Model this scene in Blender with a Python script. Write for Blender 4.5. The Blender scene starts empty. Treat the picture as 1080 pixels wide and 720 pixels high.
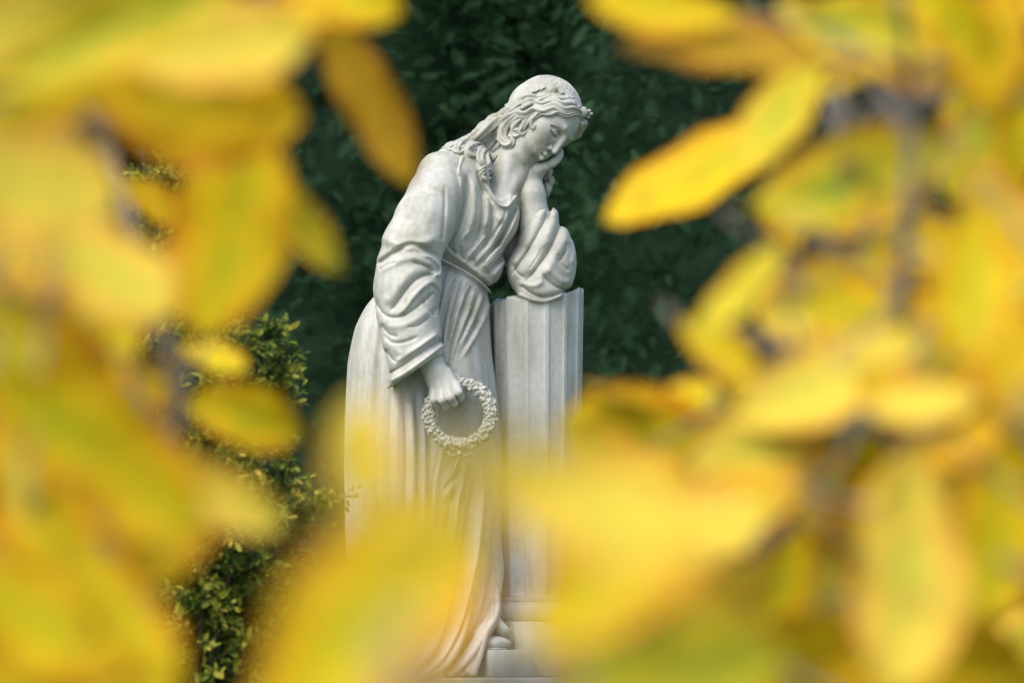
import bpy, bmesh, math, random
import numpy as np
from mathutils import Vector, Matrix
RNG = np.random.default_rng(7)
random.seed(7)
C = bpy.context.scene.collection
S = 3.0 / 1080.0            # metres per picture pixel at the statue
PLZ = 1.50                  # top of the statue's stone base
rad = math.radians

# ------------------------------------------------------------------ objects
def mesh_obj(name, V, polys, mat, parent=None, smooth=True, uv=None):
    """V (n,3) metres, polys: int array (m,4) or (m,3) or list of arrays"""
    me = bpy.data.meshes.new(name)
    V = np.asarray(V, dtype=np.float32)
    if isinstance(polys, np.ndarray): polys = [polys]
    polys = [np.asarray(p, dtype=np.int32) for p in polys if len(p)]
    nl = sum(p.size for p in polys); npoly = sum(len(p) for p in polys)
    me.vertices.add(len(V)); me.vertices.foreach_set('co', V.ravel())
    me.loops.add(nl); me.loops.foreach_set('vertex_index', np.concatenate([p.ravel() for p in polys]))
    me.polygons.add(npoly)
    st = []; o = 0
    for p in polys:
        st.append(o + np.arange(len(p)) * p.shape[1]); o += p.size
    me.polygons.foreach_set('loop_start', np.concatenate(st).astype(np.int32))
    me.update(calc_edges=True)
    me.validate()
    if smooth: me.polygons.foreach_set('use_smooth', np.ones(len(me.polygons), dtype=bool))
    if uv is not None:
        l = me.uv_layers.new(name='UVMap'); li = np.zeros(len(me.loops), dtype=np.int32)
        me.loops.foreach_get('vertex_index', li)
        l.data.foreach_set('uv', np.asarray(uv, dtype=np.float32)[li].ravel())
    me.materials.append(mat)
    o = bpy.data.objects.new(name, me); C.objects.link(o)
    if parent is not None: o.parent = parent
    return o

def thing(name, label, cat, loc=(0, 0, 0), group=None, rot=None):
    o = bpy.data.objects.new(name, None); C.objects.link(o); o.location = loc
    o.empty_display_size = 0.1
    if rot: o.rotation_euler = rot
    o['label'] = label; o['category'] = cat
    if group: o['group'] = group
    return o

class MB:
    """collects vertices and faces of ONE mesh"""
    def __init__(s): s.V = []; s.Q = []; s.T = []; s.n = 0; s.UV = []
    def add(s, V, Q=None, T=None, uv=None):
        V = np.asarray(V, float)
        if Q is not None and len(Q): s.Q.append(np.asarray(Q) + s.n)
        if T is not None and len(T): s.T.append(np.asarray(T) + s.n)
        s.V.append(V); s.n += len(V)
        s.UV.append(np.zeros((len(V), 2)) if uv is None else uv)
    def build(s, name, mat, parent=None, smooth=True, xf=None):
        V = np.concatenate(s.V)
        if xf is not None: V = xf(V)
        P = []
        if s.Q: P.append(np.concatenate(s.Q))
        if s.T: P.append(np.concatenate(s.T))
        return mesh_obj(name, V, P, mat, parent, smooth, np.concatenate(s.UV))

def grid_quads(nu, nv, wrap_u=False, flip=False):
    iu = np.arange(nu if wrap_u else nu - 1); iv = np.arange(nv - 1)
    a, b = np.meshgrid(iu, iv, indexing='ij'); a = a.ravel(); b = b.ravel(); a2 = (a + 1) % nu
    q = np.stack([a * nv + b, a2 * nv + b, a2 * nv + b + 1, a * nv + b + 1], 1)
    return q[:, ::-1] if flip else q

def spline(P, n):
    P = np.asarray(P, float)
    if len(P) == 2: t = np.linspace(0, 1, n)[:, None]; return P[0] * (1 - t) + P[1] * t
    Q = np.vstack([2 * P[0] - P[1], P, 2 * P[-1] - P[-2]])
    u = np.linspace(0, len(P) - 1 - 1e-9, n); i = u.astype(int); t = (u - i)[:, None]
    a, b, c, d = Q[i], Q[i + 1], Q[i + 2], Q[i + 3]
    return 0.5 * ((2 * b) + (-a + c) * t + (2 * a - 5 * b + 4 * c - d) * t ** 2 + (-a + 3 * b - 3 * c + d) * t ** 3)

def tube(mb, P, R, n=None, seg=10, lobes=0, lob=0.0, twist=0.0, flat=1.0, phase=0.0):
    P = np.asarray(P, float); n = n or max(4, len(P) * 6)
    c = spline(P, n); r = np.interp(np.linspace(0, 1, n), np.linspace(0, 1, len(np.atleast_1d(R))), np.atleast_1d(R)) if np.size(R) > 1 else np.full(n, float(R))
    T = np.gradient(c, axis=0); T /= np.linalg.norm(T, axis=1)[:, None] + 1e-9
    N = np.zeros_like(T); ref = np.array([0.13, -1, 0.21]) if abs(T[0][1]) < 0.9 else np.array([1, 0.1, 0.2])
    v = ref - T[0] * (ref @ T[0]); v /= np.linalg.norm(v)
    for i in range(n):
        v = v - T[i] * (v @ T[i]); v /= np.linalg.norm(v) + 1e-9; N[i] = v
    B = np.cross(T, N)
    th = np.linspace(0, 2 * np.pi, seg, endpoint=False)
    L = np.linspace(0, 1, n)[None, :]
    rr = 1 + (lob * np.cos(lobes * th[:, None] + twist * L * 2 * np.pi + phase) if lobes else 0 * th[:, None] + 0 * L)
    V = c[None] + (N[None] * np.cos(th)[:, None, None] + B[None] * (flat * np.sin(th))[:, None, None]) * (r[None, :] * rr)[..., None]
    V = V.reshape(-1, 3)
    V = np.vstack([V, c[0] - T[0] * r[0] * .4, c[-1] + T[-1] * r[-1] * .4])
    q = grid_quads(seg, n, True)
    k0 = seg * n; k1 = k0 + 1; a = np.arange(seg); a2 = (a + 1) % seg
    t = np.concatenate([np.stack([a2 * n, a * n, np.full(seg, k0)], 1), np.stack([a * n + n - 1, a2 * n + n - 1, np.full(seg, k1)], 1)])
    uv = np.stack([np.repeat(th / 6.283, n), np.tile(np.linspace(0, 1, n), seg)], 1); uv = np.vstack([uv, [[0, 0], [0, 1]]])
    mb.add(V, q, t, uv)

_sph = {}
def unit_sphere(nu=14, nv=9):
    if (nu, nv) in _sph: return _sph[(nu, nv)]
    th = np.linspace(0, 2 * np.pi, nu, endpoint=False); ph = np.linspace(0.0, np.pi, nv + 2)[1:-1]
    V = np.stack([np.outer(np.cos(th), np.sin(ph)), np.outer(np.sin(th), np.sin(ph)), np.outer(np.ones(nu), np.cos(ph))], 2).reshape(-1, 3)
    q = grid_quads(nu, nv, True, True)
    V = np.vstack([V, [0, 0, 1], [0, 0, -1]]); a = np.arange(nu); a2 = (a + 1) % nu
    t = np.concatenate([np.stack([a * nv, a2 * nv, np.full(nu, nu * nv)], 1), np.stack([a2 * nv + nv - 1, a * nv + nv - 1, np.full(nu, nu * nv + 1)], 1)])
    _sph[(nu, nv)] = (V, q, t); return _sph[(nu, nv)]
def blob(mb, c, r, M=None, nu=14, nv=9, warp=None):
    V, q, t = unit_sphere(nu, nv); W = V * np.asarray(r, float)
    if warp is not None: W = warp(V, W)
    if M is not None: W = W @ np.asarray(M, float)
    mb.add(W + np.asarray(c, float), q, t)

def box(mb, lo, hi, bev=0.0, M=None, c=(0, 0, 0)):
    """bevelled box"""
    lo = np.asarray(lo, float); hi = np.asarray(hi, float); b = bev
    xs = [np.array([lo[i], lo[i] + b, hi[i] - b, hi[i]]) for i in range(3)] if b > 0 else [np.array([lo[i], hi[i]]) for i in range(3)]
    if b > 0:
        V = []; 
        for sx in (0, 1):
            for sy in (0, 1):
                for sz in (0, 1):
                    cx = (lo[0], hi[0])[sx]; cy = (lo[1], hi[1])[sy]; cz = (lo[2], hi[2])[sz]
                    dx = b * (1 - 2 * sx); dy = b * (1 - 2 * sy); dz = b * (1 - 2 * sz)
                    V += [(cx, cy + dy, cz + dz), (cx + dx, cy, cz + dz), (cx + dx, cy + dy, cz)]
        V = np.array(V)
        def I(sx, sy, sz, k): return (sx * 4 + sy * 2 + sz) * 3 + k
        Q = []; T = []
        for s in (0, 1):
            f = [I(s, 0, 0, 0), I(s, 1, 0, 0), I(s, 1, 1, 0), I(s, 0, 1, 0)]; Q.append(f if s else f[::-1])
            f = [I(0, s, 0, 1), I(0, s, 1, 1), I(1, s, 1, 1), I(1, s, 0, 1)]; Q.append(f if s else f[::-1])
            f = [I(0, 0, s, 2), I(1, 0, s, 2), I(1, 1, s, 2), I(0, 1, s, 2)]; Q.append(f if s else f[::-1])
        for a in (0, 1):
            for c2 in (0, 1):
                f = [I(a, c2, 0, 0), I(a, c2, 1, 0), I(a, c2, 1, 1), I(a, c2, 0, 1)]; Q.append(f if (a ^ c2) else f[::-1])
                f = [I(a, 0, c2, 0), I(a, 1, c2, 0), I(a, 1, c2, 2), I(a, 0, c2, 2)]; Q.append(f if not (a ^ c2) else f[::-1])
                f = [I(0, a, c2, 1), I(1, a, c2, 1), I(1, a, c2, 2), I(0, a, c2, 2)]; Q.append(f if (a ^ c2) else f[::-1])
        for sx in (0, 1):
            for sy in (0, 1):
                for sz in (0, 1):
                    f = [I(sx, sy, sz, 0), I(sx, sy, sz, 1), I(sx, sy, sz, 2)]; T.append(f if (sx + sy + sz) % 2 else f[::-1])
    else:
        V = np.array([(x, y, z) for x in xs[0] for y in xs[1] for z in xs[2]]); T = None
        Q = [(0, 1, 3, 2), (4, 6, 7, 5), (0, 4, 5, 1), (2, 3, 7, 6), (0, 2, 6, 4), (1, 5, 7, 3)]
    if M is not None: V = V @ np.asarray(M, float)
    mb.add(V + np.asarray(c, float), np.array(Q), np.array(T) if T else None)

# ------------------------------------------------------------------ voxel sculpting (units: picture pixels at the statue)
class Field:
    def __init__(s, lo, hi, res):
        s.lo = np.asarray(lo, float); s.res = res
        s.n = np.ceil((np.asarray(hi, float) - s.lo) / res).astype(int) + 1
        s.a = np.full(s.n, 25.0, dtype=np.float32)
        s.ax = [(s.lo[i] + res * np.arange(s.n[i])).astype(np.float32) for i in range(3)]
    def sl(s, lo, hi):
        i0 = np.clip(np.floor((np.asarray(lo) - s.lo) / s.res).astype(int), 0, s.n); i1 = np.clip(np.ceil((np.asarray(hi) - s.lo) / s.res).astype(int) + 1, 0, s.n)
        return tuple(slice(i0[i], i1[i]) for i in range(3))
    def pts(s, sl):
        return (s.ax[0][sl[0]][:, None, None], s.ax[1][sl[1]][None, :, None], s.ax[2][sl[2]][None, None, :])
    def comb(s, sl, d, k, mode):
        if d.size == 0: return
        a = s.a[sl]
        if mode == 'sub':
            b = -d
            if k <= 0: s.a[sl] = np.maximum(a, b); return
            h = np.maximum(k - np.abs(a - b), 0) / k
            s.a[sl] = np.maximum(a, b) + h * h * k * .25
        else:
            if k <= 0: s.a[sl] = np.minimum(a, d); return
            h = np.maximum(k - np.abs(a - d), 0) / k
            s.a[sl] = np.minimum(a, d) - h * h * k * .25
    def cap(s, p0, p1, r0, r1=None, k=6, mode='add', flat=None):
        r1 = r0 if r1 is None else r1
        p0 = np.asarray(p0, float); p1 = np.asarray(p1, float); m = max(r0, r1) + k + 6
        sl = s.sl(np.minimum(p0, p1) - m, np.maximum(p0, p1) + m); X, Y, Z = s.pts(sl)
        d = p1 - p0; L = float(d @ d) + 1e-9
        t = ((X - p0[0]) * d[0] + (Y - p0[1]) * d[1] + (Z - p0[2]) * d[2]) / L; t = np.clip(t, 0, 1)
        q = np.sqrt((X - p0[0] - t * d[0]) ** 2 + (Y - p0[1] - t * d[1]) ** 2 + (Z - p0[2] - t * d[2]) ** 2) - (r0 + (r1 - r0) * t)
        s.comb(sl, q.astype(np.float32), k, mode)
    def chain(s, P, R, k=6, mode='add'):
        for i in range(len(P) - 1): s.cap(P[i], P[i + 1], R[i], R[i + 1], k, mode)
    def ell(s, c, r, M=None, k=6, mode='add'):
        c = np.asarray(c, float); r = np.asarray(r, float); m = r.max() + k + 6
        sl = s.sl(c - m, c + m); X, Y, Z = s.pts(sl); X = X - c[0]; Y = Y - c[1]; Z = Z - c[2]
        if M is None: a, b, g = X, Y, Z
        else: a, b, g = [X * M[i][0] + Y * M[i][1] + Z * M[i][2] for i in range(3)]
        k0 = np.sqrt((a / r[0]) ** 2 + (b / r[1]) ** 2 + (g / r[2]) ** 2)
        k1 = np.sqrt((a / r[0] ** 2) ** 2 + (b / r[1] ** 2) ** 2 + (g / r[2] ** 2) ** 2) + 1e-6
        s.comb(sl, (k0 * (k0 - 1) / k1).astype(np.float32), k, mode)
    def plane_cut(s, p, nrm, k=1.0):
        """remove everything on the side nrm points to"""
        nrm = np.asarray(nrm, float); nrm /= np.linalg.norm(nrm)
        X, Y, Z = s.ax[0][:, None, None], s.ax[1][None, :, None], s.ax[2][None, None, :]
        d = (X - p[0]) * nrm[0] + (Y - p[1]) * nrm[1] + (Z - p[2]) * nrm[2]
        s.comb((slice(None),) * 3, (-d).astype(np.float32), k, 'sub')
    def displace(s, fn, band=9.0, gate=(-.15, .35)):
        idx = np.nonzero(np.abs(s.a) < band); a = s.a
        j = [np.clip(idx[i], 1, s.n[i] - 2) for i in range(3)]
        gx = a[j[0] + 1, j[1], j[2]] - a[j[0] - 1, j[1], j[2]]; gy = a[j[0], j[1] + 1, j[2]] - a[j[0], j[1] - 1, j[2]]; gz = a[j[0], j[1], j[2] + 1] - a[j[0], j[1], j[2] - 1]
        ny = gy / (np.sqrt(gx * gx + gy * gy + gz * gz) + 1e-6)
        w = np.clip((-ny - gate[0]) / (gate[1] - gate[0]), 0, 1) if gate else np.ones(len(ny))
        w = w * w * (3 - 2 * w)
        D = fn(s.ax[0][idx[0]], s.ax[1][idx[1]], s.ax[2][idx[2]])
        a[idx] -= (w * D).astype(np.float32)
    def depth(s):
        """front depth map over (x,z): first y where the field is inside, nan if none"""
        ins = s.a < 0; hit = ins.any(axis=1); j = ins.argmax(axis=1)
        return np.where(hit, s.ax[1][j], np.nan)
    def mesh(s):
        f = s.a; n = s.n; ins = f < 0
        c = ins[:-1, :-1, :-1].astype(np.int8)
        cnt = np.zeros(n - 1, dtype=np.int8)
        for dx in (0, 1):
            for dy in (0, 1):
                for dz in (0, 1): cnt += ins[dx:n[0] - 1 + dx, dy:n[1] - 1 + dy, dz:n[2] - 1 + dz]
        act = (cnt > 0) & (cnt < 8); I = np.stack(np.nonzero(act), 1); del cnt
        im = np.full(n - 1, -1, dtype=np.int32); im[act] = np.arange(len(I))
        cor = {}
        for dx in (0, 1):
            for dy in (0, 1):
                for dz in (0, 1): cor[(dx, dy, dz)] = f[I[:, 0] + dx, I[:, 1] + dy, I[:, 2] + dz]
        sm = np.zeros((len(I), 3)); w = np.zeros(len(I))
        for ax in range(3):
            o = [i for i in range(3) if i != ax]
            for u in (0, 1):
                for v in (0, 1):
                    a = [0, 0, 0]; a[o[0]] = u; a[o[1]] = v; b = list(a); b[ax] = 1
                    fa = cor[tuple(a)]; fb = cor[tuple(b)]; m = (fa < 0) != (fb < 0)
                    t = np.where(m, fa / np.where(m, fa - fb, 1), 0)
                    p = np.tile(np.array(a, float), (len(I), 1)); p[:, ax] = t
                    sm += p * m[:, None]; w += m
        V = (I + sm / w[:, None]) * s.res + s.lo
        Q = []
        for ax in range(3):
            o = [(ax + 1) % 3, (ax + 2) % 3]
            a = [slice(None)] * 3; b = [slice(None)] * 3; a[ax] = slice(0, -1); b[ax] = slice(1, None)
            ch = ins[tuple(a)] != ins[tuple(b)]
            for q in o:
                ss = [slice(None)] * 3; ss[q] = slice(0, 1); ch[tuple(ss)] = False; ss[q] = slice(-1, None); ch[tuple(ss)] = False
            E = np.stack(np.nonzero(ch), 1); si = ins[E[:, 0], E[:, 1], E[:, 2]]
            e = [E.copy() for _ in range(4)]
            e[1][:, o[0]] -= 1; e[2][:, o[0]] -= 1; e[2][:, o[1]] -= 1; e[3][:, o[1]] -= 1
            q = np.stack([im[x[:, 0], x[:, 1], x[:, 2]] for x in e], 1)
            q = np.where(si[:, None], q, q[:, ::-1]); Q.append(q)
        Q = np.concatenate(Q); Q = Q[(Q >= 0).all(1)]
        return V, Q

# strokes: carved ridges (+) and grooves (-) following lines on the marble
def px3(x, y, d): return (x - 540.0, d, 712.0 - y)
def strokes_fn(L):
    segs = []
    for st in L:
        P, w, amp = st[0], st[1], st[2]; kind = st[3] if len(st) > 3 else 'g'
        c = spline([(p[0] - 540.0, 712.0 - p[1]) for p in P], max(8, 6 * len(P)))
        segs.append((c, w, amp, kind, st[4] if len(st) > 4 else (0.0, 0.0)))
    def fn(x, y, z):
        D = np.zeros(len(x), dtype=np.float32)
        for c, w, amp, kind, ends in segs:
            m = 3.2 * w if kind == 'g' else 5 * w
            k = np.nonzero((x > c[:, 0].min() - m) & (x < c[:, 0].max() + m) & (z > c[:, 1].min() - m) & (z < c[:, 1].max() + m))[0]
            if not len(k): continue
            X = x[k].astype(np.float32); Z = z[k].astype(np.float32); best = np.full(len(k), 1e9, np.float32); tt = np.zeros(len(k), np.float32); sd = np.zeros(len(k), np.float32)
            n = len(c) - 1
            for i in range(n):
                d = c[i + 1] - c[i]; LL = d @ d + 1e-9
                t = np.clip(((X - c[i, 0]) * d[0] + (Z - c[i, 1]) * d[1]) / LL, 0, 1)
                ex = X - c[i, 0] - t * d[0]; ez = Z - c[i, 1] - t * d[1]
                q = ex * ex + ez * ez; b = q < best
                best = np.where(b, q, best); tt = np.where(b, (i + t) / n, tt); sd = np.where(b, np.sign(d[0] * ez - d[1] * ex), sd)
            dd = np.sqrt(best)
            # fade towards the ends
            a0, a1 = 0.18, 0.18
            fade = np.clip(tt / a0 + ends[0], 0, 1) * np.clip((1 - tt) / a1 + ends[1], 0, 1); fade = fade * fade * (3 - 2 * fade)
            if kind == 'g': D[k] += amp * fade * np.exp(-(dd / w) ** 2)
            elif kind == 'c':   # crisp crease
                D[k] += amp * fade * np.exp(-dd / w)
            elif kind == 's':   # step: one side stands up, sharp edge on the other (left of the travel direction is high)
                u = dd * sd
                D[k] += amp * fade * np.where(u > 0, np.exp(-(u / (w * 1.6)) ** 2), -np.exp(u / (w * .45)) * .75) * np.where(u > 0, 1, 1)
        return D
    return fn
def pnoise(x, y, z, f, seed=0):
    """cheap smooth pseudo noise from sines"""
    r = np.random.default_rng(seed); v = 0
    for i in range(6):
        d = r.normal(size=3); d /= np.linalg.norm(d); v = v + np.sin((x * d[0] + y * d[1] + z * d[2]) * f * (0.7 + 0.25 * i) + r.uniform(0, 6.28))
    return v / 6
# ================================================================== MATERIALS (helpers)
def newmat(name):
    m = bpy.data.materials.new(name); m.use_nodes = True; nt = m.node_tree; nt.nodes.clear()
    o = nt.nodes.new('ShaderNodeOutputMaterial'); b = nt.nodes.new('ShaderNodeBsdfPrincipled')
    nt.links.new(b.outputs[0], o.inputs[0]); return m, nt, b, o
def N(nt, t, **k):
    n = nt.nodes.new(t)
    for a, v in k.items():
        if a in n.inputs.keys() if isinstance(a, str) else False: n.inputs[a].default_value = v
        else: setattr(n, a, v)
    return n
def ramp(nt, src, stops):
    r = nt.nodes.new('ShaderNodeValToRGB'); e = r.color_ramp.elements
    while len(e) < len(stops): e.new(0.5)
    for i, (p, c) in enumerate(stops): e[i].position = p; e[i].color = (c + (1,)) if len(c) == 3 else c
    nt.links.new(src, r.inputs[0]); return r.outputs[0]
def noise(nt, vec, scale, detail=4, rough=.55):
    n = nt.nodes.new('ShaderNodeTexNoise'); n.inputs['Scale'].default_value = scale; n.inputs['Detail'].default_value = detail; n.inputs['Roughness'].default_value = rough
    nt.links.new(vec, n.inputs['Vector']); return n.outputs['Fac']
def mixc(nt, f, a, b, mode='MIX'):
    m = nt.nodes.new('ShaderNodeMix'); m.data_type = 'RGBA'; m.blend_type = mode
    for s, v in ((m.inputs['Factor'], f), (m.inputs['A'], a), (m.inputs['B'], b)):
        if isinstance(v, (int, float)): s.default_value = v
        elif isinstance(v, tuple): s.default_value = v + (1,) if len(v) == 3 else v
        else: nt.links.new(v, s)
    # RGBA sockets of the Mix node
    ins = [i for i in m.inputs if i.type == 'RGBA']
    for s, v in zip(ins, (a, b)):
        if isinstance(v, tuple): s.default_value = v + (1,) if len(v) == 3 else v
        else: nt.links.new(v, s)
    return [o for o in m.outputs if o.type == 'RGBA'][0]

def marble(name, base=(.53, .54, .505), stain=(.33, .33, .25), moss=(.22, .24, .10), amt=.68, streak=True):
    m, nt, b, o = newmat(name)
    tc = nt.nodes.new('ShaderNodeTexCoord'); P = tc.outputs['Object']
    mp = nt.nodes.new('ShaderNodeMapping'); mp.inputs['Scale'].default_value = (1, 1, .22); nt.links.new(P, mp.inputs[0])
    n1 = noise(nt, P, 5.5, 6, .6); n2 = noise(nt, mp.outputs[0], 16, 5, .62); n3 = noise(nt, P, 60, 4, .6)
    c = ramp(nt, n1, [(.30, tuple(x * .90 for x in base)), (.55, base), (.8, tuple(min(1, x * 1.07) for x in base))])
    f2 = ramp(nt, n2, [(.44, (0, 0, 0)), (.66, (amt, amt, amt))])
    c = mixc(nt, f2, c, stain)
    f3 = ramp(nt, noise(nt, P, 9, 7, .68), [(.555, (0, 0, 0)), (.70, (amt * .75,) * 3)])
    c = mixc(nt, f3, c, moss)
    f4 = ramp(nt, n3, [(.35, (.9, .9, .9)), (.6, (1, 1, 1))])
    c = mixc(nt, 1.0, c, f4, 'MULTIPLY')
    nt.links.new(c, b.inputs['Base Color']); b.inputs['Roughness'].default_value = .62
    b.inputs['Specular IOR Level'].default_value = .35
    bp = nt.nodes.new('ShaderNodeBump'); bp.inputs['Strength'].default_value = .45; bp.inputs['Distance'].default_value = .003
    nt.links.new(n3, bp.inputs['Height']); nt.links.new(bp.outputs[0], b.inputs['Normal'])
    return m
M_MARBLE = marble('weathered_white_marble')
M_HAIR = marble('weathered_marble_hair', base=(.48, .49, .455), amt=.75)
M_COL = marble('weathered_marble_column', base=(.54, .555, .53), stain=(.30, .32, .27), amt=.6)
M_BASE = marble('weathered_stone_base', base=(.44, .44, .40), amt=.6)

statue = thing('mourning_statue', 'white marble mourning woman, cheek on her hand, elbow on a broken fluted column', 'statue', (0, 0, PLZ))

# ================================================================== HEAD FRAME
HC = np.array([578.0 - 540, -4.0, 712 - 117.0]).astype(float)     # skull centre
HH = 99.0
U = np.array([.80, -.02, .60]); U /= np.linalg.norm(U)
Fv = np.array([.51, -.52, -.68]); Fv -= U * (Fv @ U); Fv /= np.linalg.norm(Fv)
Rv = np.cross(Fv, U)
HM = np.array([Rv, Fv, U])
def hl(r, f, u): return HC + HH * (r * Rv + f * Fv + u * U)

# ================================================================== FIGURE: head, neck, chest, arms
head = Field((-26, -58, 712 - 245), (84, 52, 712 - 74), 0.5)
def he(c, r, k=.06, mode='add', M=None):
    head.ell(hl(*c), np.array(r) * HH, HM if M is None else M @ HM, k * HH, mode)
def hcap(a, b, r0, r1, k=.05, mode='add'): head.cap(hl(*a), hl(*b), r0 * HH, r1 * HH, k * HH, mode)
he((0, -.02, .00), (.305, .385, .345), .02)
he((0, .17, -.02), (.262, .245, .30), .10)          # forehead / upper face
he((0, .15, -.22), (.245, .235, .27), .12)          # face mass
he((0, .24, -.35), (.165, .165, .20), .10)
for s in (-1, 1):
    hcap((s * .225, .00, -.25), (s * .078, .255, -.512), .080, .066, .10)   # jaw line
    he((s * .155, .235, -.175), (.088, .10, .09), .11)                      # cheek
    he((s * .10, .28, -.30), (.08, .08, .10), .10)
he((0, .322, -.522), (.076, .066, .062), .07)                             # chin
he((0, .365, -.325), (.100, .050, .080), .07)                             # muzzle
# eye sockets
for s in (-1, 1):
    he((s * .125, .415, -.080), (.088, .072, .055), .035, 'sub')
    he((s * .068, .415, -.06), (.034, .045, .055), .035, 'sub')
# brow: clean greek ridge running into the nose
for s in (-1, 1):
    hcap((s * .035, .392, .005), (s * .115, .376, .028), .024, .022, .035)
    hcap((s * .115, .376, .028), (s * .205, .300, -.005), .022, .016, .035)
hcap((0, .388, .02), (0, .462, -.200), .026, .028, .035)                  # nose
hcap((0, .398, -.02), (0, .480, -.20), .014, .017, .02)
he((0, .472, -.216), (.029, .030, .026), .022)                            # tip
for s in (-1, 1):
    he((s * .040, .425, -.224), (.023, .034, .025), .016)                 # wings
    he((s * .021, .444, -.250), (.010, .018, .012), .010, 'sub')          # nostrils
    hcap((s * .07, .405, -.215), (s * .098, .365, -.30), .010, .008, .03, 'sub')
# eyes: eyeball, heavy lowered upper lid, lower lid
for s in (-1, 1):
    he((s * .126, .300, -.086), (.080, .076, .062), .008)
    # upper lid: a shell over the ball ending in a firm edge; lower lid rim; the dark gap between; the crease above
    A = [(s * .052, .345, -.104), (s * .085, .376, -.092), (s * .126, .384, -.090), (s * .168, .362, -.098), (s * .202, .322, -.116)]
    for i in range(4): hcap(A[i], A[i + 1], .0115, .0115, .006)
    B = [(s * .054, .342, -.112), (s * .088, .360, -.134), (s * .126, .364, -.140), (s * .166, .344, -.134), (s * .200, .316, -.120)]
    for i in range(4): hcap(B[i], B[i + 1], .0095, .0095, .008)
    Cc = [(s * .068, .372, -.113), (s * .096, .386, -.114), (s * .130, .392, -.116), (s * .172, .366, -.119)]
    for i in range(3): hcap(Cc[i], Cc[i + 1], .0135, .0135, .002, 'sub')
    Dd = [(s * .048, .362, -.062), (s * .090, .392, -.048), (s * .145, .384, -.048), (s * .205, .330, -.080)]
    for i in range(3): hcap(Dd[i], Dd[i + 1], .015, .015, .010, 'sub')
    hcap((s * .032, .402, .000), (s * .115, .392, .020), .017, .017, .022); hcap((s * .115, .392, .020), (s * .210, .305, -.018), .017, .012, .022)
# mouth
for q in (-1, 1):
    hcap((q * .062, .392, -.350), (0, .434, -.360), .018, .031, .016)
    hcap((q * .074, .388, -.324), (q * .020, .440, -.306), .010, .024, .014)
    he((q * .086, .386, -.334), (.018, .020, .017), .02, 'sub')
    hcap((q * .078, .402, -.333), (0, .462, -.333), .0075, .0095, .006, 'sub')
hcap((0, .432, -.255), (0, .440, -.285), .010, .012, .016, 'sub')        # philtrum
he((0, .405, -.414), (.065, .034, .020), .04, 'sub')                      # under lip
# ear
he((.335, -.03, -.13), (.022, .050, .075), .02); he((.352, -.02, -.12), (.012, .024, .045), .012, 'sub')
he((-.335, -.03, -.13), (.022, .050, .075), .02)
# neck and upper chest
head.chain([hl(.02, -.14, -.10), px3(541, 172, 2), px3(529, 205, 4)], [27, 23.5, 27], 7)
head.cap(px3(550, 182, -14), px3(531, 214, -24), 6, 5, 9)                 # sternomastoid
head.cap(px3(540, 165, -20), px3(528, 205, -20), 4, 4, 8)
head.ell(px3(520, 222, -1), (29, 28, 24), None, 12)
hv, hq = head.mesh()
HD = head.depth(); HAX = head.ax

def skin_disp(x, y, z): return .25 * pnoise(x, y, z, .12, 3)
# left forearm with the hand under the cheek
arm = Field((-10, -45, 712 - 330), (80, 45, 712 - 150), 0.6)
arm.chain([px3(570, 292, 0), px3(566, 240, -6), px3(561, 205, -8), px3(560, 188, -6)], [19, 17, 13.2, 11.2], 6)
arm.ell(px3(560.5, 182, -5), (12.6, 12, 9), None, 6)                     # heel of the hand
# palm lies along the jaw; fingers run up and away under the cheek
arm.chain([px3(560, 182, -6), px3(567, 179, -12)], [9.0, 6.4], 5)
fing = [  # little, ring, middle, index  (px, py, depth)
    [(566, 179, -14, 5.2), (575, 176.5, -14, 4.6), (583, 172.5, -13, 4.2), (588, 168, -12, 3.7), (590, 164.5, -12, 3.2)],
    [(567, 178, -7, 5.4), (577, 174.5, -7, 4.8), (585, 169.5, -6, 4.3), (590, 164, -5, 3.8), (591.5, 160, -5, 3.2)],
    [(567, 178, 0, 5.4), (577, 174, 1, 4.8), (586, 168.5, 2, 4.3), (590, 163, 4, 3.8), (591.5, 159, 4, 3.2)],
    [(566, 178, 7, 5.3), (575, 174, 9, 4.7), (584, 169, 11, 4.2), (588, 163, 13, 3.7), (590, 158, 13, 3.1)]]
arm.ell(px3(567, 179, -4), (10, 14, 6.0), None, 5)
for f in fing:
    for i in range(len(f) - 1): arm.cap(px3(*f[i][:3]), px3(*f[i + 1][:3]), f[i][3], f[i + 1][3], 2.0)
arm.cap(px3(560, 179, 5), px3(556, 171, 16), 5.5, 4.6, 4); arm.cap(px3(556, 171, 16), px3(556, 160, 22), 4.6, 3.8, 3)   # thumb on the far side
av, aq = arm.mesh()

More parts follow.
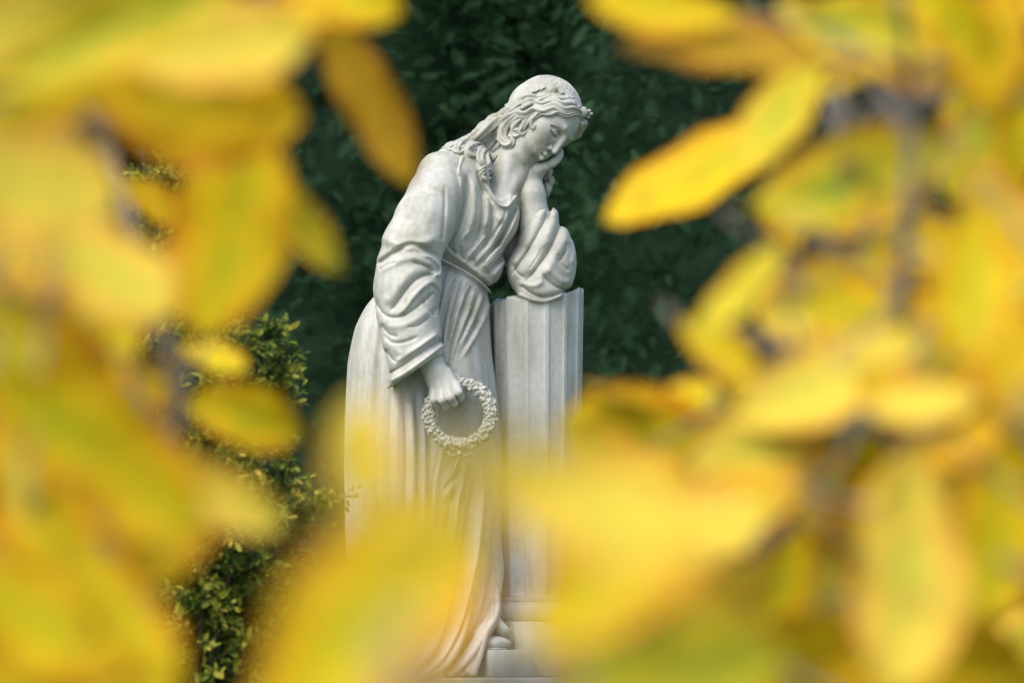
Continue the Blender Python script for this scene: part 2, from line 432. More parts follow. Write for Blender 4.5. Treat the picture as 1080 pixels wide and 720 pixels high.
# right hand and wrist, closed round the wreath
hand = Field((-110, -140, 712 - 450), (-30, -50, 712 - 355), 0.55)
hand.chain([px3(444, 362, -86), px3(455, 386, -90), px3(460, 396, -92)], [15, 12.8, 12.8], 5)
hand.ell(px3(467, 407, -94), (15.5, 9.5, 15), None, 6)
Mh = np.array([[.80, 0, .60], [0, 1, 0], [-.60, 0, .80]])
kn = [(459.0, 418, -98), (466.5, 417.5, -101), (474.5, 415.5, -102), (482.0, 411.5, -101)]
mid = [(459.5, 427, -106), (468, 427, -110), (476.8, 424.5, -110.5), (485, 419, -108)]
tip = [(463, 432.5, -101), (471.5, 433, -104), (480, 430, -105), (487.0, 424, -103)]
end = [(466, 430.5, -93), (473.5, 431, -94), (481.0, 428, -94), (487.5, 421.5, -94)]
for i in range(4):
    r = (4.3, 4.7, 4.8, 4.5)[i]
    hand.cap(px3(463 + 3.0 * i, 404 - 1.0 * i, -95), px3(*kn[i]), 6.2, r + .5, 3)
    hand.cap(px3(*kn[i]), px3(*mid[i]), r + .25, r - .1, 1.0); hand.cap(px3(*mid[i]), px3(*tip[i]), r - .1, r - .5, .9); hand.cap(px3(*tip[i]), px3(*end[i]), r - .5, r - .9, .8)
hand.chain([px3(472, 398, -90), px3(481, 404, -86), px3(486, 412, -82), px3(487, 419, -82)], [6.5, 5.4, 4.6, 3.8], 3)   # thumb behind the ring
rv, rq = hand.mesh()
fig = MB(); fig.add(hv, hq); fig.add(av, aq); fig.add(rv, rq)
# arms carried on inside the sleeves up to the shoulders
tube(fig, [px3(450, 376, -88), px3(436, 335, -82), px3(436, 290, -78), px3(446, 235, -62), px3(470, 195, -34), px3(505, 205, -8), px3(522, 215, -2)], [12, 14, 14, 16, 16, 16, 14], 60, 20)
tube(fig, [px3(571, 288, 1), px3(562, 268, 18), px3(545, 228, 36), px3(532, 212, 20), px3(520, 210, 0)], [14, 13, 12, 13, 14], 50, 20)
figure = fig.build('figure', M_MARBLE, statue, xf=lambda V: V * S)

# ================================================================== BODICE
bod = Field((-118, -98, 712 - 322), (28, 88, 712 - 138), 0.8)
bod.chain([px3(503, 176, 4), px3(484, 186, -18), px3(472, 198, -38)], [26, 30, 28.5], 14)      # back and near shoulder
bod.chain([px3(503, 180, 12), px3(530, 212, 44)], [26, 21], 12)
bod.ell(px3(500, 222, -2), (46, 50, 50), None, 16)
bod.ell(px3(521, 232, -22), (26, 26, 30), None, 12); bod.ell(px3(530, 238, 20), (24, 24, 28), None, 12)
bod.ell(px3(478, 235, -12), (34, 48, 50), None, 14)
bod.ell(px3(494, 270, -4), (37, 46, 25), None, 12)
bod.ell(px3(508, 284, -6), (22, 36, 19), None, 9)
# neck opening
Mn = np.array([[.88, 0, .47], [0, 1, 0], [-.47, 0, .88]])
bod.cap(px3(531, 150, -8), px3(527, 196, -16), 24, 15, 4, 'sub')
bod.cap(px3(527, 196, -30), px3(529, 207, -52), 14, 7, 4, 'sub')
bst = [
 ([(477,172),(478,196),(477,222),(473,248),(468,266)], 3.0, -3.6), ([(471,168),(470,200),(469,240),(467,262)], 4.5, 1.8),
 ([(484,176),(487,200),(484,224),(476,250),(470,264)], 3.6, 3.4), ([(492,186),(493,205),(489,226),(480,250),(471,267)], 2.6, -4.0),
 ([(499,186),(501,210),(499,235),(490,258),(478,274)], 4.6, 3.0), ([(508,192),(510,215),(509,238),(500,262),(484,279)], 3.0, -2.6),
 ([(518,214),(520,236),(514,256),(503,272),(490,283)], 3.6, -4.6, 'c'), ([(513,206),(515,228),(512,246)], 4.0, 2.2),
 ([(524,226),(528,240),(521,258),(509,274),(498,286)], 4.2, 2.8),
 ([(546,212),(540,232),(528,254),(514,272),(500,287)], 2.4, -4.4), ([(548,220),(541,242),(530,261),(517,279),(506,291)], 3.0, 3.4),
 ([(552,224),(545,244),(535,264),(522,281),(511,294)], 2.2, -4.2), ([(553,232),(547,250),(537,270),(526,287),(517,298)], 2.6, 3.0),
 ([(553,244),(546,260),(537,277),(528,292)], 2.0, -3.6),
 ([(540,206),(535,226),(527,240)], 2.6, 2.2), ([(535,222),(532,232),(524,246),(514,258)], 2.0, -2.6),
 # neckline rim
 ([(506,176),(510,190),(516,204),(524,216),(530,221),(538,219),(545,208),(550,194)], 2.2, 3.4, 'g', (1, 1)),
 ([(503,182),(507,196),(513,209),(521,220)], 1.8, -2.4),
 # gathers above the belt
 ([(469,262),(478,272),(490,280),(503,290),(516,299)], 3.4, 2.6, 'g', (1, 1)),
 ([(472,256),(476,266),(483,272)], 1.8, -3.4, 'c'), ([(486,262),(487,272),(492,279)], 1.8, -3.2, 'c'), ([(499,268),(500,278),(504,286)], 1.8, -3.2, 'c'), ([(511,278),(512,286),(517,293)], 1.6, -3.0, 'c'),
 ([(478,268),(486,258),(497,246)], 2.2, 2.2), ([(494,276),(503,264),(514,250)], 2.0, 2.4), ([(508,286),(517,274),(527,262)], 1.8, 2.2),
 ([(482,160),(476,170),(474,182)], 2.2, -1.8), ([(490,166),(485,180),(484,192)], 2.0, 1.8),
]
bf = strokes_fn([(q[0], q[1] * (0.85 if q[2] < 0 else 0.85 * 1.05), q[2] * 1.0) + tuple(q[3:]) for q in bst])
bod.displace(lambda x, y, z: bf(x, y, z) + .5 * pnoise(x, y, z, .10, 5))
BD = bod.depth(); BAX = bod.ax
bv, bq = bod.mesh()
mb = MB(); mb.add(bv, bq); bodice = mb.build('bodice', M_MARBLE, statue, xf=lambda V: V * S)

# ================================================================== NEAR SLEEVE
sl = Field((-152, -138, 712 - 425), (-36, -4, 712 - 145), 0.8)
sl.chain([px3(476, 182, -30), px3(468, 189, -38), px3(460, 212, -53), px3(449, 238, -67), px3(439, 262, -74)], [20, 26, 28.5, 30.5, 31], 8)
sl.ell(px3(439, 256, -74), (31, 31, 22), None, 8)
sl.chain([px3(432, 286, -78), px3(431, 310, -82), px3(432, 336, -84), px3(436, 362, -86), px3(441, 384, -88)], [33, 33.5, 31, 29.5, 27], 8)
sl.chain([px3(441, 384, -88), px3(438, 420, -88)], [27, 28], 8)
sl.plane_cut(px3(443, 394.5, 0), (.53, 0, -.85), 1.5)
sl.cap(px3(450, 366, -88), px3(452, 420, -88), 12, 27, 3, 'sub')
sst = [
 # bright ledge of the upper sleeve over the elbow folds
 ([(402,252),(414,262),(430,267),(448,264),(466,258)], 6.0, 4.2), ([(398,286),(408,280),(420,273),(434,266),(450,270),(468,281)], 3.4, -6.2),
 ([(399,296),(412,288),(426,282),(440,280),(452,284),(463,292)], 4.8, 3.2), ([(401,292),(410,287),(421,284)], 1.8, -3.2, 'c'),
 ([(444,276),(456,279),(466,288),(465,296),(456,296)], 2.6, 3.0), ([(436,284),(450,288),(460,294)], 2.2, -3.4, 'c'),
 ([(412,338),(420,328),(430,314),(440,303),(452,297),(464,297)], 3.0, -6.4, 'c'),
 ([(404,322),(414,322),(424,309),(434,297),(447,290)], 5.6, 2.2), ([(420,343),(430,332),(440,319),(450,309),(461,303)], 3.4, 3.2),
 ([(399,318),(402,330),(411,340),(424,341),(438,334),(452,322),(462,312)], 2.0, -4.2, 'c'),
 ([(402,340),(412,350),(428,350),(444,342),(460,328)], 4.6, 2.0), ([(446,322),(454,334),(462,340)], 1.6, -2.2, 'c'), ([(430,352),(444,350),(456,340)], 1.6, -1.8, 'c'),
 ([(452,306),(462,312),(464,326),(458,338)], 2.6, -2.6), ([(404,346),(412,358),(424,362)], 2.6, -3.2, 'c'),
 ([(406,357),(416,367),(430,367),(446,360)], 2.4, -2.2), ([(412,368),(424,378),(440,374),(457,362),(466,353)], 4.4, 1.6),
 ([(408,372),(416,384),(422,388)], 2.0, -3.4, 'c'),
 ([(414,398),(426,392),(442,381),(456,371),(467,363)], 2.2, -4.8, 'c', (1, 1)), ([(412,390),(426,384),(442,374),(456,364),(466,357)], 3.0, 2.4),
 ([(416,406),(430,399),(446,388),(460,377),(468,370)], 2.6, 3.6, 'g', (1, 1)), ([(417,412),(432,404),(448,393),(462,382)], 1.6, -3.2, 'c', (1, 1)),
 ([(440,190),(434,215),(424,240)], 7, 1.0), ([(458,200),(458,222),(454,246)], 6, 1.0),
 ([(470,200),(470,228),(468,258)], 2.4, -1.8, 'g', (0, 1)), ([(440,200),(436,222),(430,240)], 5, 1.2), ([(452,176),(446,192),(442,206)], 5, 1.0),
]
sf = strokes_fn([(q[0], q[1] * (0.82 if q[2] < 0 else 0.82 * 1.05), q[2] * 0.82) + tuple(q[3:]) for q in sst])
sl.displace(lambda x, y, z: sf(x, y, z) + .6 * pnoise(x, y, z, .09, 9), gate=(-.35, .2))
sv, sq = sl.mesh(); SDM = sl.depth(); SAX = sl.ax
mb = MB(); mb.add(sv, sq); mb.build('sleeve', M_MARBLE, statue, xf=lambda V: V * S)

# ================================================================== FAR SLEEVE (elbow on the column)
s2 = Field((-12, -48, 712 - 334), (76, 72, 712 - 196), 0.7)
s2.chain([px3(545, 226, 46), px3(556, 262, 26), px3(570, 290, 2)], [20, 26, 27], 10)
s2.chain([px3(571, 232, -7), px3(573, 258, -6), px3(574, 280, -3)], [17.5, 25, 30], 10)
s2.ell(px3(571, 290, -3), (33, 31, 30), None, 10); s2.ell(px3(586, 272, 0), (20, 26, 28), None, 10)
s2.ell(px3(551, 283, -8), (15, 22, 20), None, 8); s2.ell(px3(571, 307, -18), (24, 17, 15), None, 8)
s2.plane_cut(px3(575, 219, -6), (-.42, 0, .90), 1.5)
s2.cap(px3(570, 190, -10), px3(568, 226, -8), 18, 14.5, 2.5, 'sub')
fst = [
 ([(586,210),(579,224),(570,243),(558,264),(547,281),(539,292)], 2.0, -5.0, 'c'), ([(577,216),(569,231),(558,252),(547,272),(540,284)], 4.6, 2.2),
 ([(593,224),(589,243),(580,264),(567,284),(553,300)], 2.2, -5.2, 'c'), ([(589,214),(585,232),(575,256),(562,278),(549,296)], 5.6, 2.6),
 ([(582,222),(577,236),(570,250)], 1.6, -2.2, 'c'),
 ([(598,232),(597,250),(588,270),(575,290),(562,304)], 6.0, 2.6), ([(571,290),(579,299),(588,305),(599,307)], 2.0, -4.6, 'c'),
 ([(574,283),(585,293),(596,299),(604,296)], 4.4, 2.4), ([(587,268),(592,280),(601,288)], 2.4, -2.2, 'c'),
 ([(551,304),(560,311),(573,315),(587,312),(599,305)], 1.8, -3.8, 'c', (1, 1)), ([(545,298),(556,303),(566,303),(574,298)], 3.4, 2.2),
 ([(548,313),(562,319),(576,320),(591,314)], 3.0, 2.6, 'g', (1, 1)),
 ([(575,214),(580,222),(586,214)], 2.5, 1.8), ([(540,278),(546,290),(554,295)], 1.8, -3.0, 'c'),
 ([(603,250),(606,266),(603,282)], 3.0, 1.6), ([(598,256),(596,268),(588,280)], 1.8, -2.4, 'c'),
 ([(560,246),(552,262),(544,274)], 1.8, -1.8, 'c'), ([(572,262),(565,276),(556,288)], 1.8, -1.6, 'c'),
]
ff = strokes_fn([(q[0], q[1] * (0.8 if q[2] < 0 else 0.8 * 1.05), q[2] * 0.82) + tuple(q[3:]) for q in fst])
s2.displace(lambda x, y, z: ff(x, y, z) + .5 * pnoise(x, y, z, .11, 15), gate=(-.5, .1))
s2v, s2q = s2.mesh()
mb = MB(); mb.add(s2v, s2q); mb.build('sleeve', M_MARBLE, statue, xf=lambda V: V * S)

# ================================================================== SKIRT
prof = np.array([  # y, left, right, depth radius
 (276,462,500,30),(284,452,506,38),(292,432,512,45),(302,406,514,52),(320,388,515,58),(345,375,516,64),(380,368,519,69),(420,366,525,73),(460,365,529,75),(500,365,531,76),
 (560,366,529,78),(600,369,527,80),(640,375,526,83),(670,381,520,87),(695,388,508,91),(711.5,392,500,94)], float)
ny_, nt_ = 640, 900
yy = np.linspace(276, 711.5, ny_)
Lf = np.interp(yy, prof[:, 0], prof[:, 1]); Rt = np.interp(yy, prof[:, 0], prof[:, 2]); Dp = np.interp(yy, prof[:, 0], prof[:, 3])
ker = np.hanning(41); ker /= ker.sum()
def smo(a): return np.convolve(np.pad(a, 20, mode='edge'), ker, 'valid')
Lf, Rt, Dp = smo(Lf), smo(Rt), smo(Dp)
th = np.linspace(0, 2 * np.pi, nt_, endpoint=False) 
ct, st_ = np.cos(th)[:, None], np.sin(th)[:, None]
cx = ((Lf + Rt) / 2)[None]; rx = ((Rt - Lf) / 2)[None]; dp = Dp[None]
e = .88
X = cx + rx * np.sign(ct) * np.abs(ct) ** e; Y = dp * np.sign(st_) * np.abs(st_) ** e; Yp = np.broadcast_to(yy[None], X.shape)
Wx, Wy, Wz = X - 540, Y + 0 * X, 712 - Yp
# thigh and knee pressing forward, hollow between the legs
def bump(x0, y0, sx, sy, a): return a * np.exp(-((X - x0) / sx) ** 2 - ((Yp - y0) / sy) ** 2)
front = np.clip(-st_ * 1.6 + .3, 0, 1)
push = bump(498, 400, 26, 52, 15) + bump(500, 520, 22, 60, 8) + bump(420, 420, 30, 90, 6) + bump(452, 470, 12, 120, -6) + bump(486, 345, 22, 40, 5)
def nrm():
    P = np.stack([Wx, Wy, Wz], 2); a = np.roll(P, -1, 0) - np.roll(P, 1, 0); b = np.gradient(P, axis=1)
    n = np.cross(a, b); n /= np.linalg.norm(n, axis=2)[..., None] + 1e-9
    if (n[..., 0] * ct).mean() < 0: n = -n
    return n
Wy = Wy - push * front
n = nrm()
kst = []
R2 = random.Random(4)
# pleats fanning from the belt
pl = [((472,284),(466,310),(462,336),(461,366)), ((482,290),(474,318),(468,348),(465,380)), ((490,295),(483,320),(477,344),(471,376)), ((499,302),(491,328),(481,356),(470,392)),
      ((506,308),(499,330),(492,348),(484,368)), ((511,313),(507,334),(498,356),(482,386))]
aa = [(-3.6, 1.7), (-5.0, 2.1), (-3.2, 1.5), (-5.4, 2.3), (-3.4, 1.5), (-4.4, 1.9)]
for i, p in enumerate(pl):
    kst.append((p, aa[i][1], aa[i][0], 'c' if i % 2 else 'g')); q = [(x + 4.3 - .5 * k, y) for k, (x, y) in enumerate(p)]
    kst.append((q, 2.6, 2.6 + (i % 2) * .8))
kst += [([(477,288),(470,306),(466,322)], 1.2, -1.6), ([(494,300),(488,314),(484,328)], 1.2, -1.8), ([(503,306),(499,318),(495,330)], 1.1, -1.6), ([(486,294),(480,306),(477,318)], 1.1, -1.5)]
kst += [([(466,300),(459,330),(456,370)], 3, 2.5), ([(514,330),(515,365),(520,400),(525,440)], 2.5, 1.2)]
# long folds down the back and side
for x0, x1, x2, x3, a, w in [(402,379,372,374,-3.4,2.0),(405,384,377,379,2.4,2.4),(407,389,383,386,-3.2,1.9),(410,395,390,394,3.0,3.0),(413,401,397,403,-4.2,2.2),(417,408,404,410,3.2,3.4),(424,417,413,418,-3.0,2.4),(428,424,420,424,2.6,2.8)]:
    kst.append(([(x0, 305), (x1, 380), (x2, 480), (x3, 600), (x3 + 8, 705)], w * 1.25, a * .72, 'g', (.6, 1)))
for x0, x1, x2, x3, a, w in [(428,430,428,424,-4.0,2.2),(434,437,436,428,3.0,2.8),(440,443,441,432,-4.2,2.0),(446,449,447,438,3.6,2.8),(452,454,452,440,-4.4,2.2)]:
    kst.append(([(x0, 412), (x1, 480), (x2, 560), (x3, 640), (x3 - 12, 708)], w * 1.15, a * .8, 'g', (.2, 1)))
# folds from the thigh down to the feet
kst += [([(470,470),(462,510),(458,560),(452,620),(436,680),(420,706)], 3.2, 4.6, 'g', (0, 1)), ([(466,470),(456,520),(450,580),(440,640),(424,700)], 2.4, -4.4, 'g', (0, 1)),
 ([(497,478),(486,520),(480,560),(471,600),(459,645),(440,684),(420,708)], 3.4, 6.6, 'g', (0, 1)), ([(490,480),(478,525),(471,565),(463,605),(448,655),(428,695)], 3.2, -4.8),
 ([(504,500),(495,545),(489,585),(480,625),(466,668),(448,700)], 3.2, -5.0, 'g', (0, 1)),
 ([(512,480),(506,530),(502,575),(496,610),(487,648),(472,684),(456,706)], 3.2, 6.8, 'g', (0, 1)), ([(519,500),(514,560),(508,610),(499,650),(487,685),(472,707)], 3.0, -5.0, 'g', (0, 1)),
 ([(526,560),(524,605),(518,640),(508,664),(496,690),(482,708)], 3.4, 6.0, 'g', (0, 1)), ([(522,520),(520,590),(512,640),(500,668),(490,695)], 2.2, -3.4, 'g', (0, 1)),
 ([(469,518),(474,513),(481,505),(488,494)], 2.2, -2.6), ([(468,536),(474,530),(482,518),(490,504)], 2.2, -2.8), ([(470,527),(478,518),(488,504)], 2.6, 2.0), ([(504,400),(514,430),(520,470),(524,520)], 4, 1.6), ([(455,404),(470,425),(462,470)], 4, -1.6)]
kf = strokes_fn(kst)
D = kf(Wx.ravel(), Wy.ravel(), Wz.ravel()).reshape(Wx.shape)
fw = np.clip((-n[..., 1] + .25) / .5, 0, 1); fw = fw * fw * (3 - 2 * fw)
# deep vertical folds round the far side and the flanks
bw = 1 - fw
ang = th[:, None] + .12 * np.sin(yy / 90)[None] + .05 * np.sin(yy / 37 + 1.3)[None]
amp = np.interp(yy, [276, 330, 711], [.8, 2.2, 5.5])[None]
back = amp * (np.abs(np.sin(ang * 13 + .8 * np.sin(ang * 3))) ** .8 - .5) + .4 * amp * np.sin(ang * 31 + 2)
low = np.clip((yy - 520) / 190, 0, 1)[None]
D = D * fw * (1 + .3 * low) + back * bw + .55 * pnoise(Wx, Wy, Wz, .07, 21) + fw * .5 * pnoise(Wx * 2.2, Wy * 2, Wz * .28, .16, 22)
# broken hem where the cloth meets the stone
hem = np.clip((yy - 690) / 21, 0, 1)[None]
D = D + hem * (3.5 * np.sin(ang * 17 + 2 * np.sin(ang * 5)) + 1.5)
V = np.stack([Wx, Wy, Wz], 2) + n * D[..., None]
V[..., 2] = np.maximum(V[..., 2], 0.0)
SKF = V.copy()
V2 = V.reshape(-1, 3)
q = grid_quads(nt_, ny_, True)
mb = MB(); mb.add(V2, q)
tc = np.array([[cx[0, 0] - 540, 0, 712 - 276.0]]); a = np.arange(nt_)
mb.add(tc, None, None); mb.T.append(np.stack([((a + 1) % nt_) * ny_, a * ny_, np.full(nt_, nt_ * ny_)], 1))
mb.build('skirt', M_MARBLE, statue, xf=lambda V: V * S)

# belt cord under the blousing
mb = MB()
tube(mb, [px3(462, 274, -50), px3(474, 281, -50), px3(488, 288, -47), px3(503, 297, -41), px3(513, 305, -28), px3(517, 309, 0), px3(510, 303, 30)], 1.2, 60, 8, lobes=2, lob=.15, twist=9)
mb.build('belt', M_MARBLE, statue, xf=lambda V: V * S)

# trailing drape over the block, and the shoe
mb = MB()
def drape(P, R, **k): tube(mb, [px3(*p) for p in P], R, 70, 18, **k)
drape([(508, 560, 0), (520, 600, -20), (523, 630, -40), (522, 648, -54), (514, 662, -66), (500, 684, -74), (486, 700, -82), (474, 710, -86)], [3, 5, 6, 6.5, 7, 6.5, 5.5, 3.5], lobes=3, lob=.22, twist=.5)
drape([(520, 640, -48), (516, 658, -62), (509, 670, -70), (503, 690, -74), (496, 709, -80)], [5, 7, 7, 6.5, 6], lobes=3, lob=.25, twist=.6)
drape([(522, 652, -50), (530, 664, -52), (536, 668, -46), (538, 676, -40)], [6, 7, 5, 3], lobes=2, lob=.2, twist=.4)
drape([(484, 590, -60), (472, 640, -76), (460, 676, -86), (446, 694, -92), (428, 708, -94)], [3, 6, 6.5, 4], lobes=3, lob=.2, twist=.4)
drape([(500, 600, -55), (494, 645, -72), (484, 676, -82), (472, 696, -90), (456, 709, -94)], [3, 5.5, 6, 4], lobes=3, lob=.2, twist=.5)
drape([(448, 610, -62), (438, 660, -80), (426, 690, -90), (412, 702, -92), (400, 710, -86)], [3, 6, 6, 4], lobes=2, lob=.25, twist=.4)
mb.build('drape', M_MARBLE, statue, xf=lambda V: V * S)
mb = MB()
blob(mb, px3(522, 677, -58), (17, 13, 7.5), nu=28, nv=18, warp=lambda n_, w: w * np.stack([np.ones(len(w)), np.where(n_[:, 0] > 0, 1 - .45 * n_[:, 0] ** 2, 1), np.where(n_[:, 0] > 0, 1 - .25 * n_[:, 0] ** 2, 1)], 1))
blob(mb, px3(519, 683, -58), (17, 13, 2.2), nu=28, nv=8)
mb.build('shoe', M_MARBLE, statue, xf=lambda V: V * S)
a23 = rad(23); M23 = np.array([[math.cos(a23), math.sin(a23), 0], [-math.sin(a23), math.cos(a23), 0], [0, 0, 1]])  # rows: rotated axes
mb = MB(); box(mb, (-2, -2, 0), (46, 44, 28), 1.0, M23, px3(519.5, 712, -82)); mb.V[0] = mb.V[0]
mb.build('step_block', M_BASE, statue, smooth=False, xf=lambda V: V * S)

# ================================================================== HAIR
def surf(px_, py_):
    """front depth of head or bodice at a picture point"""
    best = None
    for Dm, ax in ((HD, HAX), (BD, BAX), (SDM, SAX)):
        x = px_ - 540; z = 712 - py_
        i = int(round((x - ax[0][0]) / (ax[0][1] - ax[0][0]))); j = int(round((z - ax[2][0]) / (ax[2][1] - ax[2][0])))
        if 0 <= i < Dm.shape[0] and 0 <= j < Dm.shape[1] and not np.isnan(Dm[i, j]):
            best = Dm[i, j] if best is None else min(best, Dm[i, j])
    return best
def lock(mb, pts, R, lift=.5, n=None, lobes=4, lob=.16, twist=2.0, seg=16, phase=0, flat=1.0, dmax=4):
    P = spline(np.array(pts, float), 40); d = np.array([np.nan if surf(*p) is None else surf(*p) for p in P])
    if np.isnan(d).all(): d[:] = -10
    ok = ~np.isnan(d); d = np.interp(np.arange(40), np.nonzero(ok)[0], d[ok])
    k = np.hanning(9); k /= k.sum(); d = np.convolve(np.pad(d, 4, mode='edge'), k, 'valid')
    if dmax is not None: d = np.minimum(d, dmax)
    r0 = np.interp(np.linspace(0, 1, 40), np.linspace(0, 1, len(R)), R)
    Q = np.stack([P[:, 0] - 540, d - r0 * lift, 712 - P[:, 1]], 1)
    tube(mb, Q, r0, n or 90, seg, lobes, lob, twist, flat, phase)
hair = MB()
# smooth cap of combed hair, radial strands from the crown
ax_c = U * .80 - Fv * .60; ax_c /= np.linalg.norm(ax_c); s1 = Rv; s2_ = np.cross(ax_c, s1)
npol, naz = 150, 420
pol = np.linspace(.02, rad(104), npol); az = np.linspace(0, 2 * np.pi, naz, endpoint=False)
dirs = np.cos(pol)[None, :, None] * ax_c + np.sin(pol)[None, :, None] * (np.cos(az)[:, None, None] * s1 + np.sin(az)[:, None, None] * s2_)
loc = np.stack([dirs @ Rv, dirs @ Fv, dirs @ U], 2)
rr = np.array([.325, .405, .370]) * HH
rad_ = 1 / np.sqrt(((loc / rr) ** 2).sum(2))
wob = az[:, None] + .10 * np.sin(pol * 6)[None] + .04 * np.sin(az * 5)[:, None]
strand = (.22 * np.sin(wob * 37 + 1.2 * np.sin(wob * 5)) + .34 * np.sin(wob * 71 + 2 * np.sin(wob * 9)) + .22 * np.sin(wob * 113 + 3 * np.sin(wob * 7)) + .22 * np.sin(wob * 13)) * np.clip(np.sin(pol) * 1.6, 0, 1)[None]
rad_ = rad_ + .62 * strand - 7 * np.clip((pol - rad(92)) / rad(12), 0, 1)[None] ** 2
Vc = HC + HH * -.02 * Fv + HH * .0 * U + dirs * rad_[..., None]
hair.add(Vc.reshape(-1, 3), grid_quads(naz, npol, True, False))
hair.add([HC + ax_c * (1 / np.sqrt((((np.array([ax_c @ Rv, ax_c @ Fv, ax_c @ U])) / rr) ** 2).sum()))], None, None)
hair.T.append(np.stack([((np.arange(naz) + 1) % naz) * npol, np.arange(naz) * npol, np.full(naz, naz * npol)], 1))
LK = [
 ([(613,121),(604,117),(594,119),(584,115),(573,119),(563,117),(554,123),(545,123),(535,130)], [3,4.2,4.4,4.4,4.6,4.6,5,5,4.5]),
 ([(616,124),(606,122),(597,124),(588,121),(579,123),(570,122),(563,127),(556,133),(552,139)], [2,2.8,3,3,3.2,3.2,3.2,2.8,1.8]),
 ([(612,114),(602,111),(592,113),(582,109),(571,113),(560,110),(549,116),(538,116),(527,124)], [3,4,4.4,4.2,4.6,4.6,5,5.4,5]),
 ([(604,106),(592,107),(580,104),(568,107),(556,105),(545,111),(535,114)], [3,3.6,3.8,4,4.2,4.4,4]),
 ([(568,121),(562,127),(560,134),(562,138),(565,135)], [2.6,2.8,2.4,1.8,1.0]),
 ([(560,123),(554,130),(551,137),(548,141),(551,144),(555,141)], [2.8,3,2.8,2.4,1.8,1.0]),
 ([(556,122),(546,130),(542,138),(543,145),(548,144)], [3,3.6,3.4,2.8,1.6]),
 ([(552,112),(540,118),(529,126),(518,132),(507,140),(497,147),(487,152),(478,155)], [5,6,6.4,6.4,6,5.4,4.6,3]),
 ([(550,118),(539,124),(530,132),(523,141),(518,150),(513,159),(511,168),(514,177),(511,184),(515,189)], [5,5.6,6,6,5.6,5.4,5.2,4.6,3.6,2.2]),
 ([(547,124),(538,130),(532,137),(530,146),(534,153),(540,153),(541,147),(537,145)], [4.5,5,5.4,5.2,4.4,3.6,2.8,1.8]),
 ([(532,124),(520,132),(510,142),(503,151),(497,157),(493,163),(497,168),(502,164)], [5,6,6.2,5.6,5,4.2,3.2,1.8]),
 ([(518,134),(506,143),(495,149),(486,155),(481,161),(485,165),(490,162)], [4.5,5.4,5.4,4.8,4,3,1.8]),
 ([(526,134),(518,143),(513,153),(507,162),(506,172),(510,179),(506,184)], [4.5,5,5,4.8,4.6,3.6,2]),
 ([(508,144),(496,151),(485,154),(475,157),(467,159)], [3.6,4.2,4,3.2,1.8]),
 ([(540,114),(530,121),(519,127),(509,134),(499,141)], [4,5,5.4,5,3]),
 ([(523,142),(520,152),(517,160),(520,167),(524,164)], [4,4.6,4.2,3.2,1.8]),
 ([(512,182),(508,188),(512,193),(517,190)], [2.8,3,2.6,1.4]), ([(511,176),(517,181),(519,186),(515,192)], [2.6,2.8,2.2,1.4]), ([(509,170),(515,174),(514,180),(508,183)], [3.6,3.8,3.2,2]),
 ([(498,160),(504,158),(508,162),(505,167)], [2.6,2.8,2.2,1.2]), ([(486,160),(492,158),(496,161),(493,166)], [2.4,2.6,2,1.2]),
 ([(545,128),(541,136),(545,140),(550,137),(549,133)], [2.6,2.8,2.6,2,1.4]),
 ([(600,110),(590,115),(581,112),(572,116),(562,114),(552,120),(543,118)], [1.6,2,2.2,2.2,2.2,2.2,1.6]),
 ([(592,119),(584,118),(577,122),(570,119),(562,124)], [1.4,1.8,2,2,1.4]),
 ([(536,119),(526,128),(516,134),(508,144),(504,153),(500,160)], [2.4,3,3.2,3.2,2.8,1.8]),
 ([(530,130),(524,136),(524,144),(528,150),(524,156),(519,160)], [2.4,3,3,2.8,2.4,1.4]),
 ([(541,121),(533,124),(526,132),(520,140)], [2,2.6,2.6,1.8]),
 ([(500,146),(492,149),(486,154),(488,160),(494,158)], [2.2,2.8,2.8,2.2,1.2]),
 ([(478,152),(472,156),(474,161),(480,160)], [2.4,2.6,2.2,1.2]),
 ([(516,150),(511,156),(514,163),(518,158)], [2.4,2.8,2.4,1.4]),
]
for i, (p, r) in enumerate(LK): lock(hair, p, r, lift=.5, phase=i * 1.7, twist=(1.5 + (i % 3)) * (1 if i % 2 else -1), lobes=4 + i % 2, lob=.20, seg=24)
# the hair on her far side, hanging past the forehead to the hand
for i, (p, r) in enumerate([([hl(-.10,.33,.24), hl(-.21,.28,.12), hl(-.28,.18,-.04), hl(-.32,.08,-.20), hl(-.32,.0,-.36), hl(-.30,-.04,-.52)], [4,5,5.5,5.5,5,3]),
                            ([hl(-.04,.36,.22), hl(-.16,.345,.13), hl(-.23,.29,.02), hl(-.28,.22,-.12), hl(-.31,.14,-.28), hl(-.30,.06,-.42)], [3,4.4,4.6,4.4,4,3]),
                            ([hl(-.30,.1,-.3), hl(-.33,.02,-.44), hl(-.30,-.02,-.6), hl(-.33,-.06,-.76), hl(-.29,-.08,-.88)], [4.5,5,4.6,4,2])]):
    tube(hair, p, r, 90, 16, 4, .17, 2 + i)
for i, (x, y, d) in enumerate([(577,182,8),(579,192,10),(576,200,8)]):
    tube(hair, [px3(x, y - 8, d), px3(x + 2.5, y - 3, d - 3), px3(x + 1, y + 3, d), px3(x - 2, y + 6, d + 2)], [2.5, 3.4, 3.2, 1.8], 30, 12, 3, .2, 2)
hair_o = hair.build('hair', M_HAIR, statue, xf=lambda V: V * S)

